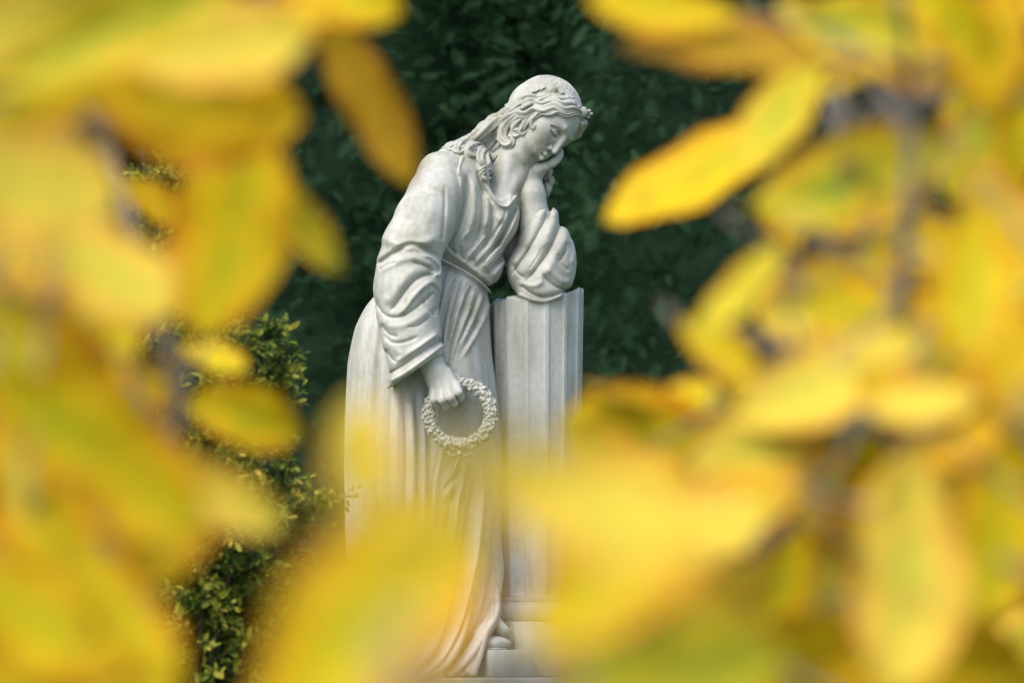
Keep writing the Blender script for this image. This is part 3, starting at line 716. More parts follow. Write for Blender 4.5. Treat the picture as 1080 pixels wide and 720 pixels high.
# flower band
fb = MB()
def frm(nv):
    nv = np.asarray(nv, float); nv /= np.linalg.norm(nv); t = np.cross(nv, [.3, .2, 1]); t /= np.linalg.norm(t); return np.array([t, np.cross(nv, t), nv])
def on_cap(px_, py_, extra=0):
    s = surf(px_, py_); s = -30 if s is None else s
    return np.array(px3(px_, py_, s - 2.5 - extra))
def rosette(c, r, nd):
    M = frm(nd); blob(fb, c, (r * .62, r * .62, r * .55), M)
    for k, (n_, rr_, tl) in enumerate([(5, .55, .35), (6, .82, .05)]):
        for i in range(n_):
            a = 6.283 * i / n_ + k * .5; v = np.array([math.cos(a), math.sin(a), 0]) @ M
            P_ = frm(v * .55 + M[2] * (.9 + tl)); blob(fb, c + v * r * rr_ * .8 + M[2] * r * (tl - .15), (r * .46, r * .46, r * .20), P_, 10, 7)
nH = lambda p: (p - HC) / np.linalg.norm(p - HC)
c0 = on_cap(581.5, 97, 3.0); rosette(c0, 6.6, nH(c0) * .6 + np.array([.1, -1, .2]))
c1 = np.array(px3(616, 120, -22)); rosette(c1, 6.4, nH(c1) * .7 + np.array([.3, -.5, 0]))
rl = random.Random(3)
leafpts = [(540,110),(544,107),(549,104),(554,102),(560,99.5),(565,97.5),(571,95.5),(591,99),(597,103),(603,108),(608,113)]
for i, (x, y) in enumerate(leafpts):
    for sgn in (-1, 1):
        p = on_cap(x, y + sgn * .8, 1.8); d = np.array([.75, 0, .40 if i < 7 else -.55]) * (1 if i < 7 else 1); d = d / np.linalg.norm(d)
        out = nH(p); side = np.cross(out, d); v = d * .8 + side * sgn * .65 + out * .25; v /= np.linalg.norm(v)
        nn = np.cross(v, np.cross(out, v)); M = np.array([v, np.cross(nn, v), nn / np.linalg.norm(nn)])
        if i >= 7: v = v * .8
        blob(fb, p + v * 2.2, (4.0, 1.7, .9) if i < 7 else (3.0, 1.3, .7), M, 10, 7)
tube(fb, [on_cap(x, y, -1.0) for x, y in [(536,122)] + leafpts[:7] + [(581,97)] + leafpts[7:] + [(614,119)]], 1.6, 90, 8)
cp = on_cap(581, 97)
pts_far = [hl(-.08,.37,.20), hl(-.23,.27,.18), hl(-.30,.05,.06), hl(-.26,-.22,-.06), hl(-.10,-.38,-.16), on_cap(540, 120, -4)]
tube(fb, pts_far, 2.4, 100, 8, 3, .3, 14)
for i, (x, y) in enumerate([(621,118),(623,121),(620,124)]): blob(fb, px3(x, y, -18 + i), (2.6, 2.2, 1.8), None, 10, 7)
fb.build('flower_band', M_HAIR, hair_o, xf=lambda V: V * S)

# ================================================================== WREATH
wr = MB(); wc = np.array(px3(486, 441, -95)); rw = random.Random(11); RW = 32.5
lean = np.array([[1, 0, 0], [0, 1, -.10], [0, .10, 1]])
t_ = np.linspace(0, 2 * np.pi, 73)
ring = np.stack([RW * np.cos(t_), 0 * t_, (RW - 1) * np.sin(t_)], 1) @ lean + wc
tube(wr, ring, 5.6, 144, 12)
for i in range(560):
    a = rw.uniform(0, 6.283); b = rw.uniform(-2.2, 2.2)
    rd = np.array([math.cos(a), 0, math.sin(a)]); o = rd * math.cos(b + 0) * 0 + (rd * math.sin(b) + np.array([0, -1, 0]) * math.cos(b))
    c = np.array([RW * rd[0], 0, (RW - 1) * rd[2]]) @ lean + wc + o * 5.4
    tg = np.array([-math.sin(a), 0, math.cos(a)])
    if rw.random() < .45:
        r_ = rw.uniform(1.2, 2.4); blob(wr, c + o * .6, (r_, r_, r_), None, 9, 6)
    else:
        v = tg * rw.choice([1, 1, -1]) + rd * rw.uniform(-.9, .9) + o * .5; v /= np.linalg.norm(v); s_ = np.cross(o, v); s_ /= np.linalg.norm(s_)
        blob(wr, c, (rw.uniform(3.0, 4.6), rw.uniform(1.5, 2.3), 1.0), np.array([v, s_, np.cross(v, s_)]), 9, 6)
wo = wr.build('wreath', M_MARBLE, statue, xf=lambda V: V * S)
rb = MB()
for pts, r in [([(486,480,-98),(479,484,-101),(474,481,-99),(479,478,-98),(486,481,-99)], 2.0), ([(486,480,-98),(493,484,-101),(498,480,-99),(493,477,-98),(486,481,-99)], 2.0), ([(486,481,-99),(483,490,-98),(479,500,-95)], 1.7), ([(486,481,-99),(491,488,-99),(496,492,-96)], 1.7)]:
    tube(rb, [px3(*p) for p in pts], r, 40, 8, flat=.45)
blob(rb, px3(486, 481, -101), (3, 2.4, 3), None, 12, 8)
rb.build('ribbon', M_MARBLE, wo, xf=lambda V: V * S)

# ================================================================== COLUMN
cc = np.array([566.0 - 540, 22.0]); nth, nz = 448, 160
th = np.linspace(0, 2 * np.pi, nth, endpoint=False); nf = 14
zb = 712 - 628.0
ztop = 712 - (313 - 6.5 * np.cos(th - .15) - 1.8 * np.sin(th * 3 + 1) - 2.2 * np.abs(np.sin(th * 5 + .4)) - .9 * np.sin(th * 17 + 1) - .6 * np.sin(th * 41) - 2.4 * np.clip(np.sin(th * 2 + 2.4), 0, 1) ** 3)
ff_ = (th * nf / (2 * np.pi)) % 1.0; u_ = np.clip(np.abs(ff_ - .5) / .40, 0, 1); flute = -2.0 * np.sqrt(np.clip(1 - u_ ** 2, 0, 1))
V = []
tt = np.linspace(0, 1, nz)
for i in range(nth):
    z = zb + (ztop[i] - zb) * tt; r = np.interp(z, [zb, 712 - 305], [44.5, 50.0])
    endf = np.clip((z - zb) / 7, 0, 1); fl = flute[i] * np.sqrt(1 - (1 - endf) ** 2)
    r = r + fl; r[-1] -= 1.2
    V.append(np.stack([cc[0] + r * np.cos(th[i]), cc[1] + r * np.sin(th[i]), z], 1))
V = np.array(V)
col = MB(); col.add(V.reshape(-1, 3), grid_quads(nth, nz, True))
# rough broken top
nr = 26; top = []
edge = V[:, -1]
for i in range(nth):
    rr_ = np.linspace(1, 0, nr)
    P_ = np.stack([cc[0] + (edge[i, 0] - cc[0]) * rr_, cc[1] + (edge[i, 1] - cc[1]) * rr_, np.zeros(nr)], 1)
    P_[:, 2] = 400 + (edge[i, 2] - 400) * rr_ ** 3 + 1.6 * pnoise(P_[:, 0], P_[:, 1], 0, .25, 33) * (1 - rr_ ** 4) + .8 * pnoise(P_[:, 0], P_[:, 1], 0, .8, 34) * (1 - rr_ ** 4)
    top.append(P_)
col.add(np.array(top).reshape(-1, 3), grid_quads(nth, nr, True))
column = col.build('column', M_COL, statue, xf=lambda V: V * S)
cb = MB(); pr = [(44.5, 84), (45.5, 83), (46, 79), (45.5, 78), (47.5, 76), (50, 73.5), (51.5, 69.5), (51.8, 65), (51, 61), (49, 58), (47.5, 57)]
pr = np.array([(49.5 if False else r, z) for r, z in pr]); PR = spline(pr, 60)
th = np.linspace(0, 2 * np.pi, 128, endpoint=False)
Vb = np.stack([cc[0] + 2 + np.outer(np.cos(th), PR[:, 0]), cc[1] + np.outer(np.sin(th), PR[:, 0]), np.outer(np.ones(128), PR[:, 1])], 2)
cb.add(Vb.reshape(-1, 3), grid_quads(128, 60, True, True))
cb.build('base_moulding', M_COL, column, xf=lambda V: V * S)
cb = MB(); box(cb, (-47, -47, 0.0), (47, 47, 57.4), 1.2, M23, (cc[0] + 2, cc[1], 0)); cb.build('base_block', M_COL, column, smooth=False, xf=lambda V: V * S)

# ================================================================== PEDESTAL
ped = thing('pedestal', 'stone pedestal slab under the marble statue at the bottom edge of the picture', 'pedestal', (0, 0, 0))
pb = MB(); h = 96 * S
pc = (521 - 540) * S
box(pb, (-h, -h, PLZ - .10), (h, h, PLZ - .0015), .006, M23, (pc, 0, 0)); pb.build('top_slab', M_BASE, ped, smooth=False)
pb = MB(); box(pb, (-h * .93, -h * .93, .42), (h * .93, h * .93, PLZ - .103), .006, M23, (pc, 0, 0)); pb.build('pillar_block', M_BASE, ped, smooth=False)
pb = MB(); box(pb, (-h * 1.15, -h * 1.15, .0), (h * 1.15, h * 1.15, .417), .015, M23, (pc, 0, 0)); pb.build('plinth', M_BASE, ped, smooth=False)
# ================================================================== GROUND
def grass_mat():
    m, nt, b, o = newmat('mown_grass'); tc = nt.nodes.new('ShaderNodeTexCoord')
    n1 = noise(nt, tc.outputs['Object'], 3, 5); n2 = noise(nt, tc.outputs['Object'], 60, 4, .7)
    c = ramp(nt, n1, [(.3, (.035, .065, .015)), (.7, (.07, .10, .025))]); c = mixc(nt, .5, c, ramp(nt, n2, [(.3, (.02, .04, .01)), (.7, (.10, .14, .04))]))
    nt.links.new(c, b.inputs['Base Color']); b.inputs['Roughness'].default_value = .95; return m
gx = np.linspace(-1, 1, 81); gx = np.sign(gx) * np.abs(gx) ** 3 * 400
GX, GY = np.meshgrid(gx, gx, indexing='ij')
g = mesh_obj('ground', np.stack([GX, GY, .03 * np.sin(GX * .9) * np.cos(GY * .7) * (np.hypot(GX, GY) > 1) - .03], 2).reshape(-1, 3), grid_quads(81, 81, False, True)[:, ::-1], grass_mat()); g['kind'] = 'structure'

# ================================================================== FOLIAGE MATERIALS
def leaf_mat(name, cols, trans=.35, rough=.5, vary=.5, patch=9):
    m, nt, b, o = newmat(name); tc = nt.nodes.new('ShaderNodeTexCoord'); at = nt.nodes.new('ShaderNodeAttribute'); at.attribute_name = 'tint'
    c = ramp(nt, at.outputs['Fac'], cols)
    n1 = noise(nt, tc.outputs['Object'], patch, 3); c = mixc(nt, 1.0, c, ramp(nt, n1, [(.3, (1 - vary,) * 3), (.7, (1, 1, 1))]), 'MULTIPLY')
    nt.links.new(c, b.inputs['Base Color']); b.inputs['Roughness'].default_value = rough; b.inputs['Specular IOR Level'].default_value = .12
    if trans > 0:
        t = nt.nodes.new('ShaderNodeBsdfTranslucent'); nt.links.new(c, t.inputs[0]); mx = nt.nodes.new('ShaderNodeMixShader'); mx.inputs[0].default_value = trans
        nt.links.new(b.outputs[0], mx.inputs[1]); nt.links.new(t.outputs[0], mx.inputs[2]); nt.links.new(mx.outputs[0], o.inputs[0])
    return m
def bark_mat(name, a, b_):
    m, nt, b, o = newmat(name); tc = nt.nodes.new('ShaderNodeTexCoord'); mp = nt.nodes.new('ShaderNodeMapping'); mp.inputs['Scale'].default_value = (1, 1, .3); nt.links.new(tc.outputs['Object'], mp.inputs[0])
    nt.links.new(ramp(nt, noise(nt, mp.outputs[0], 40, 5, .65), [(.35, a), (.65, b_)]), b.inputs['Base Color']); b.inputs['Roughness'].default_value = .9; return m
M_BARK = bark_mat('grey_twig_bark', (.11, .095, .08), (.27, .24, .21)); M_YBARK = bark_mat('yew_bark', (.025, .018, .012), (.06, .04, .028))
M_YEW = leaf_mat('dark_yew_needles', [(0, (.018, .050, .024)), (.45, (.038, .100, .046)), (.8, (.062, .145, .062)), (1, (.12, .18, .07))], .12, .7, .35, 1.6)
M_BOX = leaf_mat('small_shrub_leaves', [(0, (.03, .07, .015)), (.35, (.10, .17, .03)), (.65, (.38, .42, .06)), (1, (.80, .62, .12))], .25, .4, .3, 5)

def add_tint(o, t):
    a = o.data.attributes.new('tint', 'FLOAT', 'POINT'); a.data.foreach_set('value', np.asarray(t, dtype=np.float32))

def rand_rot(n, rng):
    q = rng.normal(size=(n, 4)); q /= np.linalg.norm(q, axis=1)[:, None]; w, x, y, z = q.T
    return np.stack([1 - 2 * (y * y + z * z), 2 * (x * y - z * w), 2 * (x * z + y * w), 2 * (x * y + z * w), 1 - 2 * (x * x + z * z), 2 * (y * z - x * w), 2 * (x * z - y * w), 2 * (y * z + x * w), 1 - 2 * (x * x + y * y)], 1).reshape(-1, 3, 3)
def basis(d, rng, up=None):
    """frames (n,3,3): row0 = d, row2 = random or up-ish normal"""
    n = len(d); r = rng.normal(size=(n, 3)) * (.5 if up is not None else 1) + (0 if up is None else np.asarray(up))
    d = d / np.linalg.norm(d, axis=1)[:, None]; s = np.cross(r, d); s /= np.linalg.norm(s, axis=1)[:, None] + 1e-9
    return np.stack([d, s, np.cross(d, s)], 1)
def scatter(tmplV, tmplQ, pos, frames, scale, name, mat, parent, tint, sub=None):
    n = len(pos); k = len(tmplV)
    V = np.einsum('kj,nji->nki', tmplV, frames) * scale[:, None, None] + pos[:, None, :]
    Q = (tmplQ[None] + (np.arange(n) * k)[:, None, None]).reshape(-1, tmplQ.shape[1])
    o = mesh_obj(name, V.reshape(-1, 3), Q, mat, parent, False); t = np.repeat(tint, k)
    if sub is not None: t = np.clip(t + np.tile(sub, n), 0, 1)
    add_tint(o, t); return o

# yew spray: a drooping twig with two rows of flat needles (unit length 1)
def yew_spray(rng, n=13):
    V = []; Q = []; tn = []
    for i in range(n):
        t = (i + .5) / n; c = np.array([t, 0, -.18 * t * t]); l = .24 * math.sin(math.pi * min(1, t * .85 + .15)) + .06
        for s in (-1, 1):
            d = np.array([.55, s * 1.0, rng.uniform(-.15, .25)]); d /= np.linalg.norm(d); w = np.array([.020, 0, 0]); e = c + d * l
            k = len(V); V += [c - w, c + w, e + w * .5, e - w * .5]; Q.append([k, k + 1, k + 2, k + 3]); tn += [0, 0, .12, .12]
    for s in (-.02, .02): pass
    k = len(V); V += [np.array([0, -.02, .0]), np.array([0, .02, 0]), np.array([1, .01, -.18]), np.array([1, -.01, -.18])]; Q.append([k, k + 1, k + 2, k + 3]); tn += [-.1] * 4
    return np.array(V), np.array(Q), np.array(tn)

def yew_tree(x, y, H, R, n, label, seed, tall=1.0):
    rng = np.random.default_rng(seed); y += 3.0; t = thing('yew_tree', label, 'tree', (x, y, 0), 'dark yew trees behind the statue')
    mb = MB(); tube(mb, [(0, 0, -.1), (.05, .03, H * .3), (-.06, 0, H * .6), (0, .05, H * .93)], [.20, .16, .10, .03], 24, 14, 5, .14, .6)
    for i in range(16):
        z = H * (.12 + .78 * i / 16); a = i * 2.4 + seed; L = R * .75 * math.sqrt(max(.05, 1 - (z / H) ** 2)); c_, s_ = math.cos(a), math.sin(a)
        tube(mb, [(0, 0, z), (c_ * L * .5, s_ * L * .5, z + .12 * L), (c_ * L, s_ * L, z + .35 * L)], [.055, .035, .012], 10, 7)
    mb.build('trunk', M_YBARK, t)
    # boughs: clusters of sprays around many bough ends, denser at the rim
    nb = 330; a = rng.uniform(0, 2 * np.pi, nb); z = H * (rng.uniform(.0, 1, nb) ** .9); rr = R * np.clip(1.06 - (z / H) ** 2.6, .08, 1) * rng.uniform(.80, 1.02, nb)
    bc = np.stack([rr * np.cos(a), rr * np.sin(a), z], 1); bs = rng.uniform(.22, .52, nb); bt = rng.uniform(-.22, .30, nb)
    k = rng.integers(0, nb, n); off = rng.normal(size=(n, 3)); off /= np.linalg.norm(off, axis=1)[:, None]; off *= (rng.uniform(.35, 1, n) ** .5)[:, None]
    pos = bc[k] + off * bs[k][:, None] * np.array([1, 1, .7]); pos[:, 2] = np.clip(pos[:, 2], .02, None)
    out = np.stack([np.cos(a[k]), np.sin(a[k]), np.full(n, .1)], 1); d = off * .8 + out * .9 + rng.normal(size=(n, 3)) * .35
    h_ = n // 2; a2 = rng.uniform(np.pi * .95, np.pi * 2.05, h_); a2[:h_ // 5] = rng.uniform(0, np.pi, h_ // 5); z2 = H * rng.uniform(0.02, .97, h_); r2_ = R * np.clip(1.04 - (z2 / H) ** 2.6, .05, 1) * rng.uniform(.70, .98, h_)
    pos[:h_] = np.stack([r2_ * np.cos(a2), r2_ * np.sin(a2), z2], 1); d[:h_] = np.stack([np.cos(a2), np.sin(a2), np.full(h_, -.1)], 1) + rng.normal(size=(h_, 3)) * .7
    tv, tq, tn = yew_spray(rng)
    tint = np.clip(.34 + bt[k] + rng.normal(size=n) * .08, 0, 1); tint[:h_] = np.clip(.30 + .30 * pnoise(pos[:h_, 0], pos[:h_, 1], pos[:h_, 2], 6, seed + 7) + rng.normal(size=h_) * .08, 0, 1)
    o1 = scatter(tv, tq, pos, basis(d, rng, (0, 0, 1)), rng.uniform(.06, .15, n), 'crown', M_YEW, t, tint, tn)
    # lumpy solid core, inner shade painted as darkest tint, well inside the outer boughs
    na, nz = 140, 200; A = np.linspace(0, 2 * np.pi, na, endpoint=False)[:, None]; zz = np.linspace(.05, H * .99, nz)[None]
    rc = R * np.clip(1.04 - (zz / H) ** 2.6, .03, 1) * .70; x0 = rc * np.cos(A); y0 = rc * np.sin(A); z0 = zz + 0 * A
    rc = rc * (1 + .10 * pnoise(x0, y0, z0, 5, seed) + .05 * pnoise(x0, y0, z0, 14, seed + 1) + .025 * pnoise(x0, y0, z0, 40, seed + 2))
    m2 = MB(); m2.add(np.stack([rc * np.cos(A), rc * np.sin(A), z0], 2).reshape(-1, 3), grid_quads(na, nz, True))
    o2 = m2.build('crown_shade_core', M_YEW, None, False); add_tint(o2, np.full(len(o2.data.vertices), .0))
    # one crown mesh
    bm_ = bmesh.new(); bm_.from_mesh(o1.data); bm_.from_mesh(o2.data); bm_.to_mesh(o1.data); bm_.free(); me_ = o2.data; bpy.data.objects.remove(o2); bpy.data.meshes.remove(me_)
    return t
yew_tree(-3.6, 9.4, 8.2, 2.1, 28000, 'broad dark green yew tree filling the background at the far left', 1)
yew_tree(-.9, 9.9, 9.2, 2.2, 44000, 'dark green yew tree directly behind the statue and her shoulder', 2)
yew_tree(1.35, 9.2, 8.8, 2.1, 44000, 'dark yew tree behind the broken column, right of the statue', 3)
yew_tree(3.8, 9.9, 8.2, 2.1, 28000, 'dark yew tree at the far right, glimpsed between yellow leaves', 4)
yew_tree(-2.2, 12.6, 9.5, 2.6, 14000, 'dark yew tree standing deeper in shade behind the left pair of yews', 5)
yew_tree(.4, 12.9, 10.5, 2.6, 14000, 'dark yew tree standing deepest, seen between the two middle yews', 6)
yew_tree(2.8, 12.7, 9.5, 2.6, 14000, 'dark yew tree standing deeper in shade behind the right pair of yews', 7)

# ================================================================== helper: picture point at a distance from the camera
CAMP = np.array([0, -math.sqrt(225 - (PLZ + 352 * S - 1.62) ** 2), 1.62]); tlt = math.atan2(PLZ + 352 * S - 1.62, -CAMP[1])
FW = np.array([0, math.cos(tlt), math.sin(tlt)]); UP = np.array([0, -math.sin(tlt), math.cos(tlt)]); RT = np.array([1.0, 0, 0])
def at(px_, py_, d): return CAMP + d * (FW + RT * (px_ - 540) * .2 / 1080 + UP * (360 - py_) * .2 / 1080)

# ================================================================== SMALL-LEAVED SHRUB left of the statue
def small_shrub():
    rng = np.random.default_rng(21); d0 = 12.0
    base = at(175, 720, d0); base[2] = 0
    t = thing('small_leaved_shrub', 'small-leaved green shrub with yellow-tipped sprays, seen between blurred yellow leaves left of the statue', 'shrub', tuple(base))
    mb = MB(); P = []; D = []
    ends = []
    for i in range(120):
        if i < 14:
            ex, ey, dd = [(345, 521, -.05), (318, 548, 0), (300, 360, .1), (282, 348, .1), (262, 352, 0), (150, 158, .2), (186, 170, .1), (110, 175, .1), (296, 388, .1), (280, 470, 0), (240, 400, -.1), (262, 590, .0), (225, 640, -.1), (130, 230, 0)][i]
        else:
            ex = rng.uniform(60, 262); ey = rng.uniform(165, 735) if i % 2 else rng.uniform(430, 760); dd = rng.uniform(-.35, .5)
            if ey < 330: ex = rng.uniform(80, 215)
            if ey > 430: ex = rng.uniform(130, 318 - max(0, ey - 560) * .35)
        e = at(ex, ey, d0 + dd) - base; ends.append(e)
        h = e[2]; st = np.array([rng.normal() * .05, rng.normal() * .05, 0.0]); mid = np.array([e[0] * .25, e[1] * .3, h * .45]); m2 = np.array([e[0] * .55, e[1] * .7, h * .80 if i != 0 and i != 1 else h * .88])
        c = [st, mid, m2, e]; tube(mb, c, [.011, .008, .005, .002], 26, 6)
        cs = spline(c, 60); L = np.linspace(0, 1, 60)
        # side sprays off the upper part
        for k in range(34):
            u = rng.uniform(.42, 1); j = int(u * 59); o = cs[j]; sd = rng.normal(size=3) * np.array([1, .9, .5]) + (0, 0, .45); sd /= np.linalg.norm(sd); l = rng.uniform(.05, .15) * (1.35 - u * .7)
            if k < 2: sd = cs[59] - cs[50]; sd /= np.linalg.norm(sd); o = cs[50]; l = .07
            q = np.array([o, o + sd * l * .55 + (0, 0, .004), o + sd * l]); tube(mb, q, [.003, .0022, .0012], 6, 4)
            n = rng.integers(24, 38); tt = rng.uniform(.12, 1.06, n); pp = o + sd * l * tt[:, None] + rng.normal(size=(n, 3)) * .007
            P.append(pp); dd_ = sd + rng.normal(size=(n, 3)) * .9; D.append(np.hstack([dd_, (tt * .45 + rng.uniform(.0, .35))[:, None]]))
    mb.build('stems', M_YBARK, t)
    P = np.concatenate(P); D = np.concatenate(D)
    # small oval leaf, two halves folded a little
    tv = np.array([(0, 0, 0), (.35, .22, .05), (.8, .17, .04), (1, 0, -.03), (.8, -.17, .04), (.35, -.22, .05), (.5, 0, 0)]); tq = np.array([(0, 6, 1, 1), (1, 6, 2, 2), (2, 6, 3, 3), (3, 6, 4, 4), (4, 6, 5, 5), (5, 6, 0, 0)])[:, :3]
    rng2 = np.random.default_rng(5)
    scatter(tv, tq, P, basis(D[:, :3], rng2, (0, -.3, .8)), rng2.uniform(.015, .030, len(P)), 'foliage', M_BOX, t, np.clip(D[:, 3] + rng2.normal(size=len(P)) * .13, 0, 1))
small_shrub()

# ================================================================== YELLOW AUTUMN LEAVES close to the camera
def autumn_mat(name, mid, edge, spot, green, tr=.42):
    m, nt, b, o = newmat(name); uv = nt.nodes.new('ShaderNodeUVMap'); sp = nt.nodes.new('ShaderNodeSeparateXYZ'); nt.links.new(uv.outputs[0], sp.inputs[0])
    tc = nt.nodes.new('ShaderNodeTexCoord'); oi = nt.nodes.new('ShaderNodeObjectInfo')
    off = nt.nodes.new('ShaderNodeVectorMath'); off.operation = 'ADD'; nt.links.new(tc.outputs['Object'], off.inputs[0]); cb_ = nt.nodes.new('ShaderNodeCombineXYZ')
    mu = nt.nodes.new('ShaderNodeMath'); mu.operation = 'MULTIPLY'; mu.inputs[1].default_value = 37.0; nt.links.new(oi.outputs['Random'], mu.inputs[0]); nt.links.new(mu.outputs[0], cb_.inputs[0]); nt.links.new(cb_.outputs[0], off.inputs[1])
    nz = noise(nt, off.outputs[0], 3.2, 3, .55); nz2 = noise(nt, off.outputs[0], 7, 4, .6)
    # |x| across the blade, wobbled: green lingers along the midrib, orange and brown on the margin
    ad = nt.nodes.new('ShaderNodeMath'); ad.operation = 'MULTIPLY_ADD'; nt.links.new(nz, ad.inputs[0]); ad.inputs[1].default_value = 1.1; nt.links.new(sp.outputs['X'], ad.inputs[2])
    c = ramp(nt, ad.outputs[0], [(.42, green), (.62, mid), (.98, mid), (1.0, edge)]) 
    rp = nt.nodes[-1] if False else None
    f = ramp(nt, ad.outputs[0], [(.95, (0, 0, 0)), (1.0, (1, 1, 1))])
    mr = nt.nodes.new('ShaderNodeMapRange'); mr.inputs['From Min'].default_value = 1.05; mr.inputs['From Max'].default_value = 1.55; nt.links.new(ad.outputs[0], mr.inputs['Value'])
    c = mixc(nt, mr.outputs[0], ramp(nt, ad.outputs[0], [(.48, green), (.80, mid)]), edge)
    c = mixc(nt, ramp(nt, nz2, [(.58, (0, 0, 0)), (.68, (.8,) * 3)]), c, spot)
    nt.links.new(c, b.inputs['Base Color']); b.inputs['Roughness'].default_value = .6; b.inputs['Specular IOR Level'].default_value = .18
    t = nt.nodes.new('ShaderNodeBsdfTranslucent'); nt.links.new(c, t.inputs[0]); mx = nt.nodes.new('ShaderNodeMixShader'); mx.inputs[0].default_value = tr
    nt.links.new(b.outputs[0], mx.inputs[1]); nt.links.new(t.outputs[0], mx.inputs[2]); nt.links.new(mx.outputs[0], o.inputs[0]); return m
AM = {
 'Y': autumn_mat('yellow_leaf', (.76, .575, .008), (.76, .37, .010), (.48, .26, .015), (.48, .53, .015), .30),
 'P': autumn_mat('pale_yellow_leaf', (.82, .645, .070), (.82, .47, .06), (.58, .36, .05), (.62, .63, .06), .30),
 'O': autumn_mat('orange_yellow_leaf', (.70, .45, .006), (.60, .25, .010), (.36, .17, .015), (.62, .49, .010), .30),
 'G': autumn_mat('green_yellow_leaf', (.70, .60, .03), (.78, .46, .03), (.50, .35, .03), (.30, .42, .035), .30),
 'B': autumn_mat('brown_orange_leaf', (.60, .36, .02), (.42, .18, .02), (.26, .12, .02), (.56, .45, .03), .30),
}
def leaf_mesh(seed, wr=.5):
    """long oval leaf blade, unit length along +x, folded along the midrib and waved at the margin; with stalk"""
    rng = random.Random(seed); nu, nv = 25, 15
    u = np.linspace(0, 1, nu); v = np.linspace(-1, 1, nv)
    w = np.interp(u, [0, .06, .2, .4, .6, .78, .9, .97, 1], [.02, .12, .33, .47, .50, .42, .27, .11, .0]) * wr * 2
    w = np.convolve(np.pad(w, 1, mode='edge'), [.2, .6, .2], 'valid'); w[-1] = .004
    X = np.outer(u, np.ones(nv)); Y = np.outer(w / 1.0, v) * .5 * 1.0; ph = rng.uniform(0, 6); cup = rng.uniform(.05, .35); bend = rng.uniform(-.35, .30); tw = rng.uniform(-.5, .5)
    Z = cup * np.abs(Y) + .018 * np.abs(v)[None] ** 2 * np.sin(u * 17 + ph)[:, None] + bend * (X - .3) ** 2 - .010 * np.exp(-(v / .08) ** 2)[None] + .004 * np.cos(np.abs(v)[None] * 3 - u[:, None] * 55)
    a = tw * X; Y, Z = Y * np.cos(a) - Z * np.sin(a) * 0, Z + Y * np.sin(a)
    Y = Y + .06 * np.sin(X * 3 + ph) * .5
    V = np.stack([X, Y, Z], 2).reshape(-1, 3); th_ = .0016
    uv = np.stack([np.abs(np.outer(np.ones(nu), v)).ravel(), np.repeat(u, nv)], 1)
    q = grid_quads(nu, nv); n = len(V); V2 = V.copy(); V2[:, 2] -= th_
    rim = list(range(nv)) + [i * nv + nv - 1 for i in range(1, nu)] + [(nu - 1) * nv + j for j in range(nv - 2, -1, -1)] + [i * nv for i in range(nu - 2, 0, -1)]
    rim = np.array(rim); r2 = np.roll(rim, -1)
    Q = np.concatenate([q, q[:, ::-1] + n, np.stack([rim, rim + n, r2 + n, r2], 1)])
    mb = MB(); mb.add(np.vstack([V, V2]), Q, uv=np.vstack([uv, uv]))
    tube(mb, [(-.10, .0, -.02), (-.04, .002, -.006), (.03, .0, -.002), (.25, V[6 * nv + 7, 1], V[6 * nv + 7, 2] - .003)], [.010, .009, .008, .004], 12, 6)
    me = mb.build('leaf_source', AM['Y']); d = me.data; bpy.data.objects.remove(me); return d
LM = {}
for k in AM:
    LM[k] = []
    for s_ in range(4):
        d = leaf_mesh(100 + s_, [.46, .52, .58, .42][s_]); d = d.copy() if k != 'Y' else d
        d.materials.clear(); d.materials.append(AM[k]); LM[k].append(d)

LEAFN = [0]
def put_leaf(root, roff, x, y, d, Lpx, ang, kind, wide=.55, yaw=None, roll=None, rng=random):
    """leaf blade whose middle is at picture point (x,y), d metres from the camera, pointing along ang"""
    sc_px = .2 / 1080 * d; yaw = rng.uniform(-.45, .45) if yaw is None else yaw; roll = rng.uniform(-.6, .6) if roll is None else roll
    L = Lpx * sc_px / math.cos(yaw); a = rad(ang)
    dirv = (RT * math.cos(a) + UP * math.sin(a)) * math.cos(yaw) + FW * math.sin(yaw)
    nrm_ = -FW * .85 + UP * .42 - RT * .20; nrm_ = nrm_ / np.linalg.norm(nrm_); side = np.cross(nrm_, dirv); side /= np.linalg.norm(side); nrm_ = np.cross(dirv, side)
    s2 = side * math.cos(roll) + nrm_ * math.sin(roll); n2 = np.cross(dirv, s2)
    c = at(x, y, d); b0 = c - dirv * L * .5
    o = bpy.data.objects.new('leaf', LM[kind][rng.randrange(4)]); C.objects.link(o); o.parent = root
    W = L * wide / .5 
    M = Matrix(((dirv[0] * L, s2[0] * W, n2[0] * L, b0[0] - roff[0]), (dirv[1] * L, s2[1] * W, n2[1] * L, b0[1] - roff[1]), (dirv[2] * L, s2[2] * W, n2[2] * L, b0[2] - roff[2]), (0, 0, 0, 1)))
    o.matrix_basis = M
    return b0 - dirv * L * .10 - n2 * 0, dirv

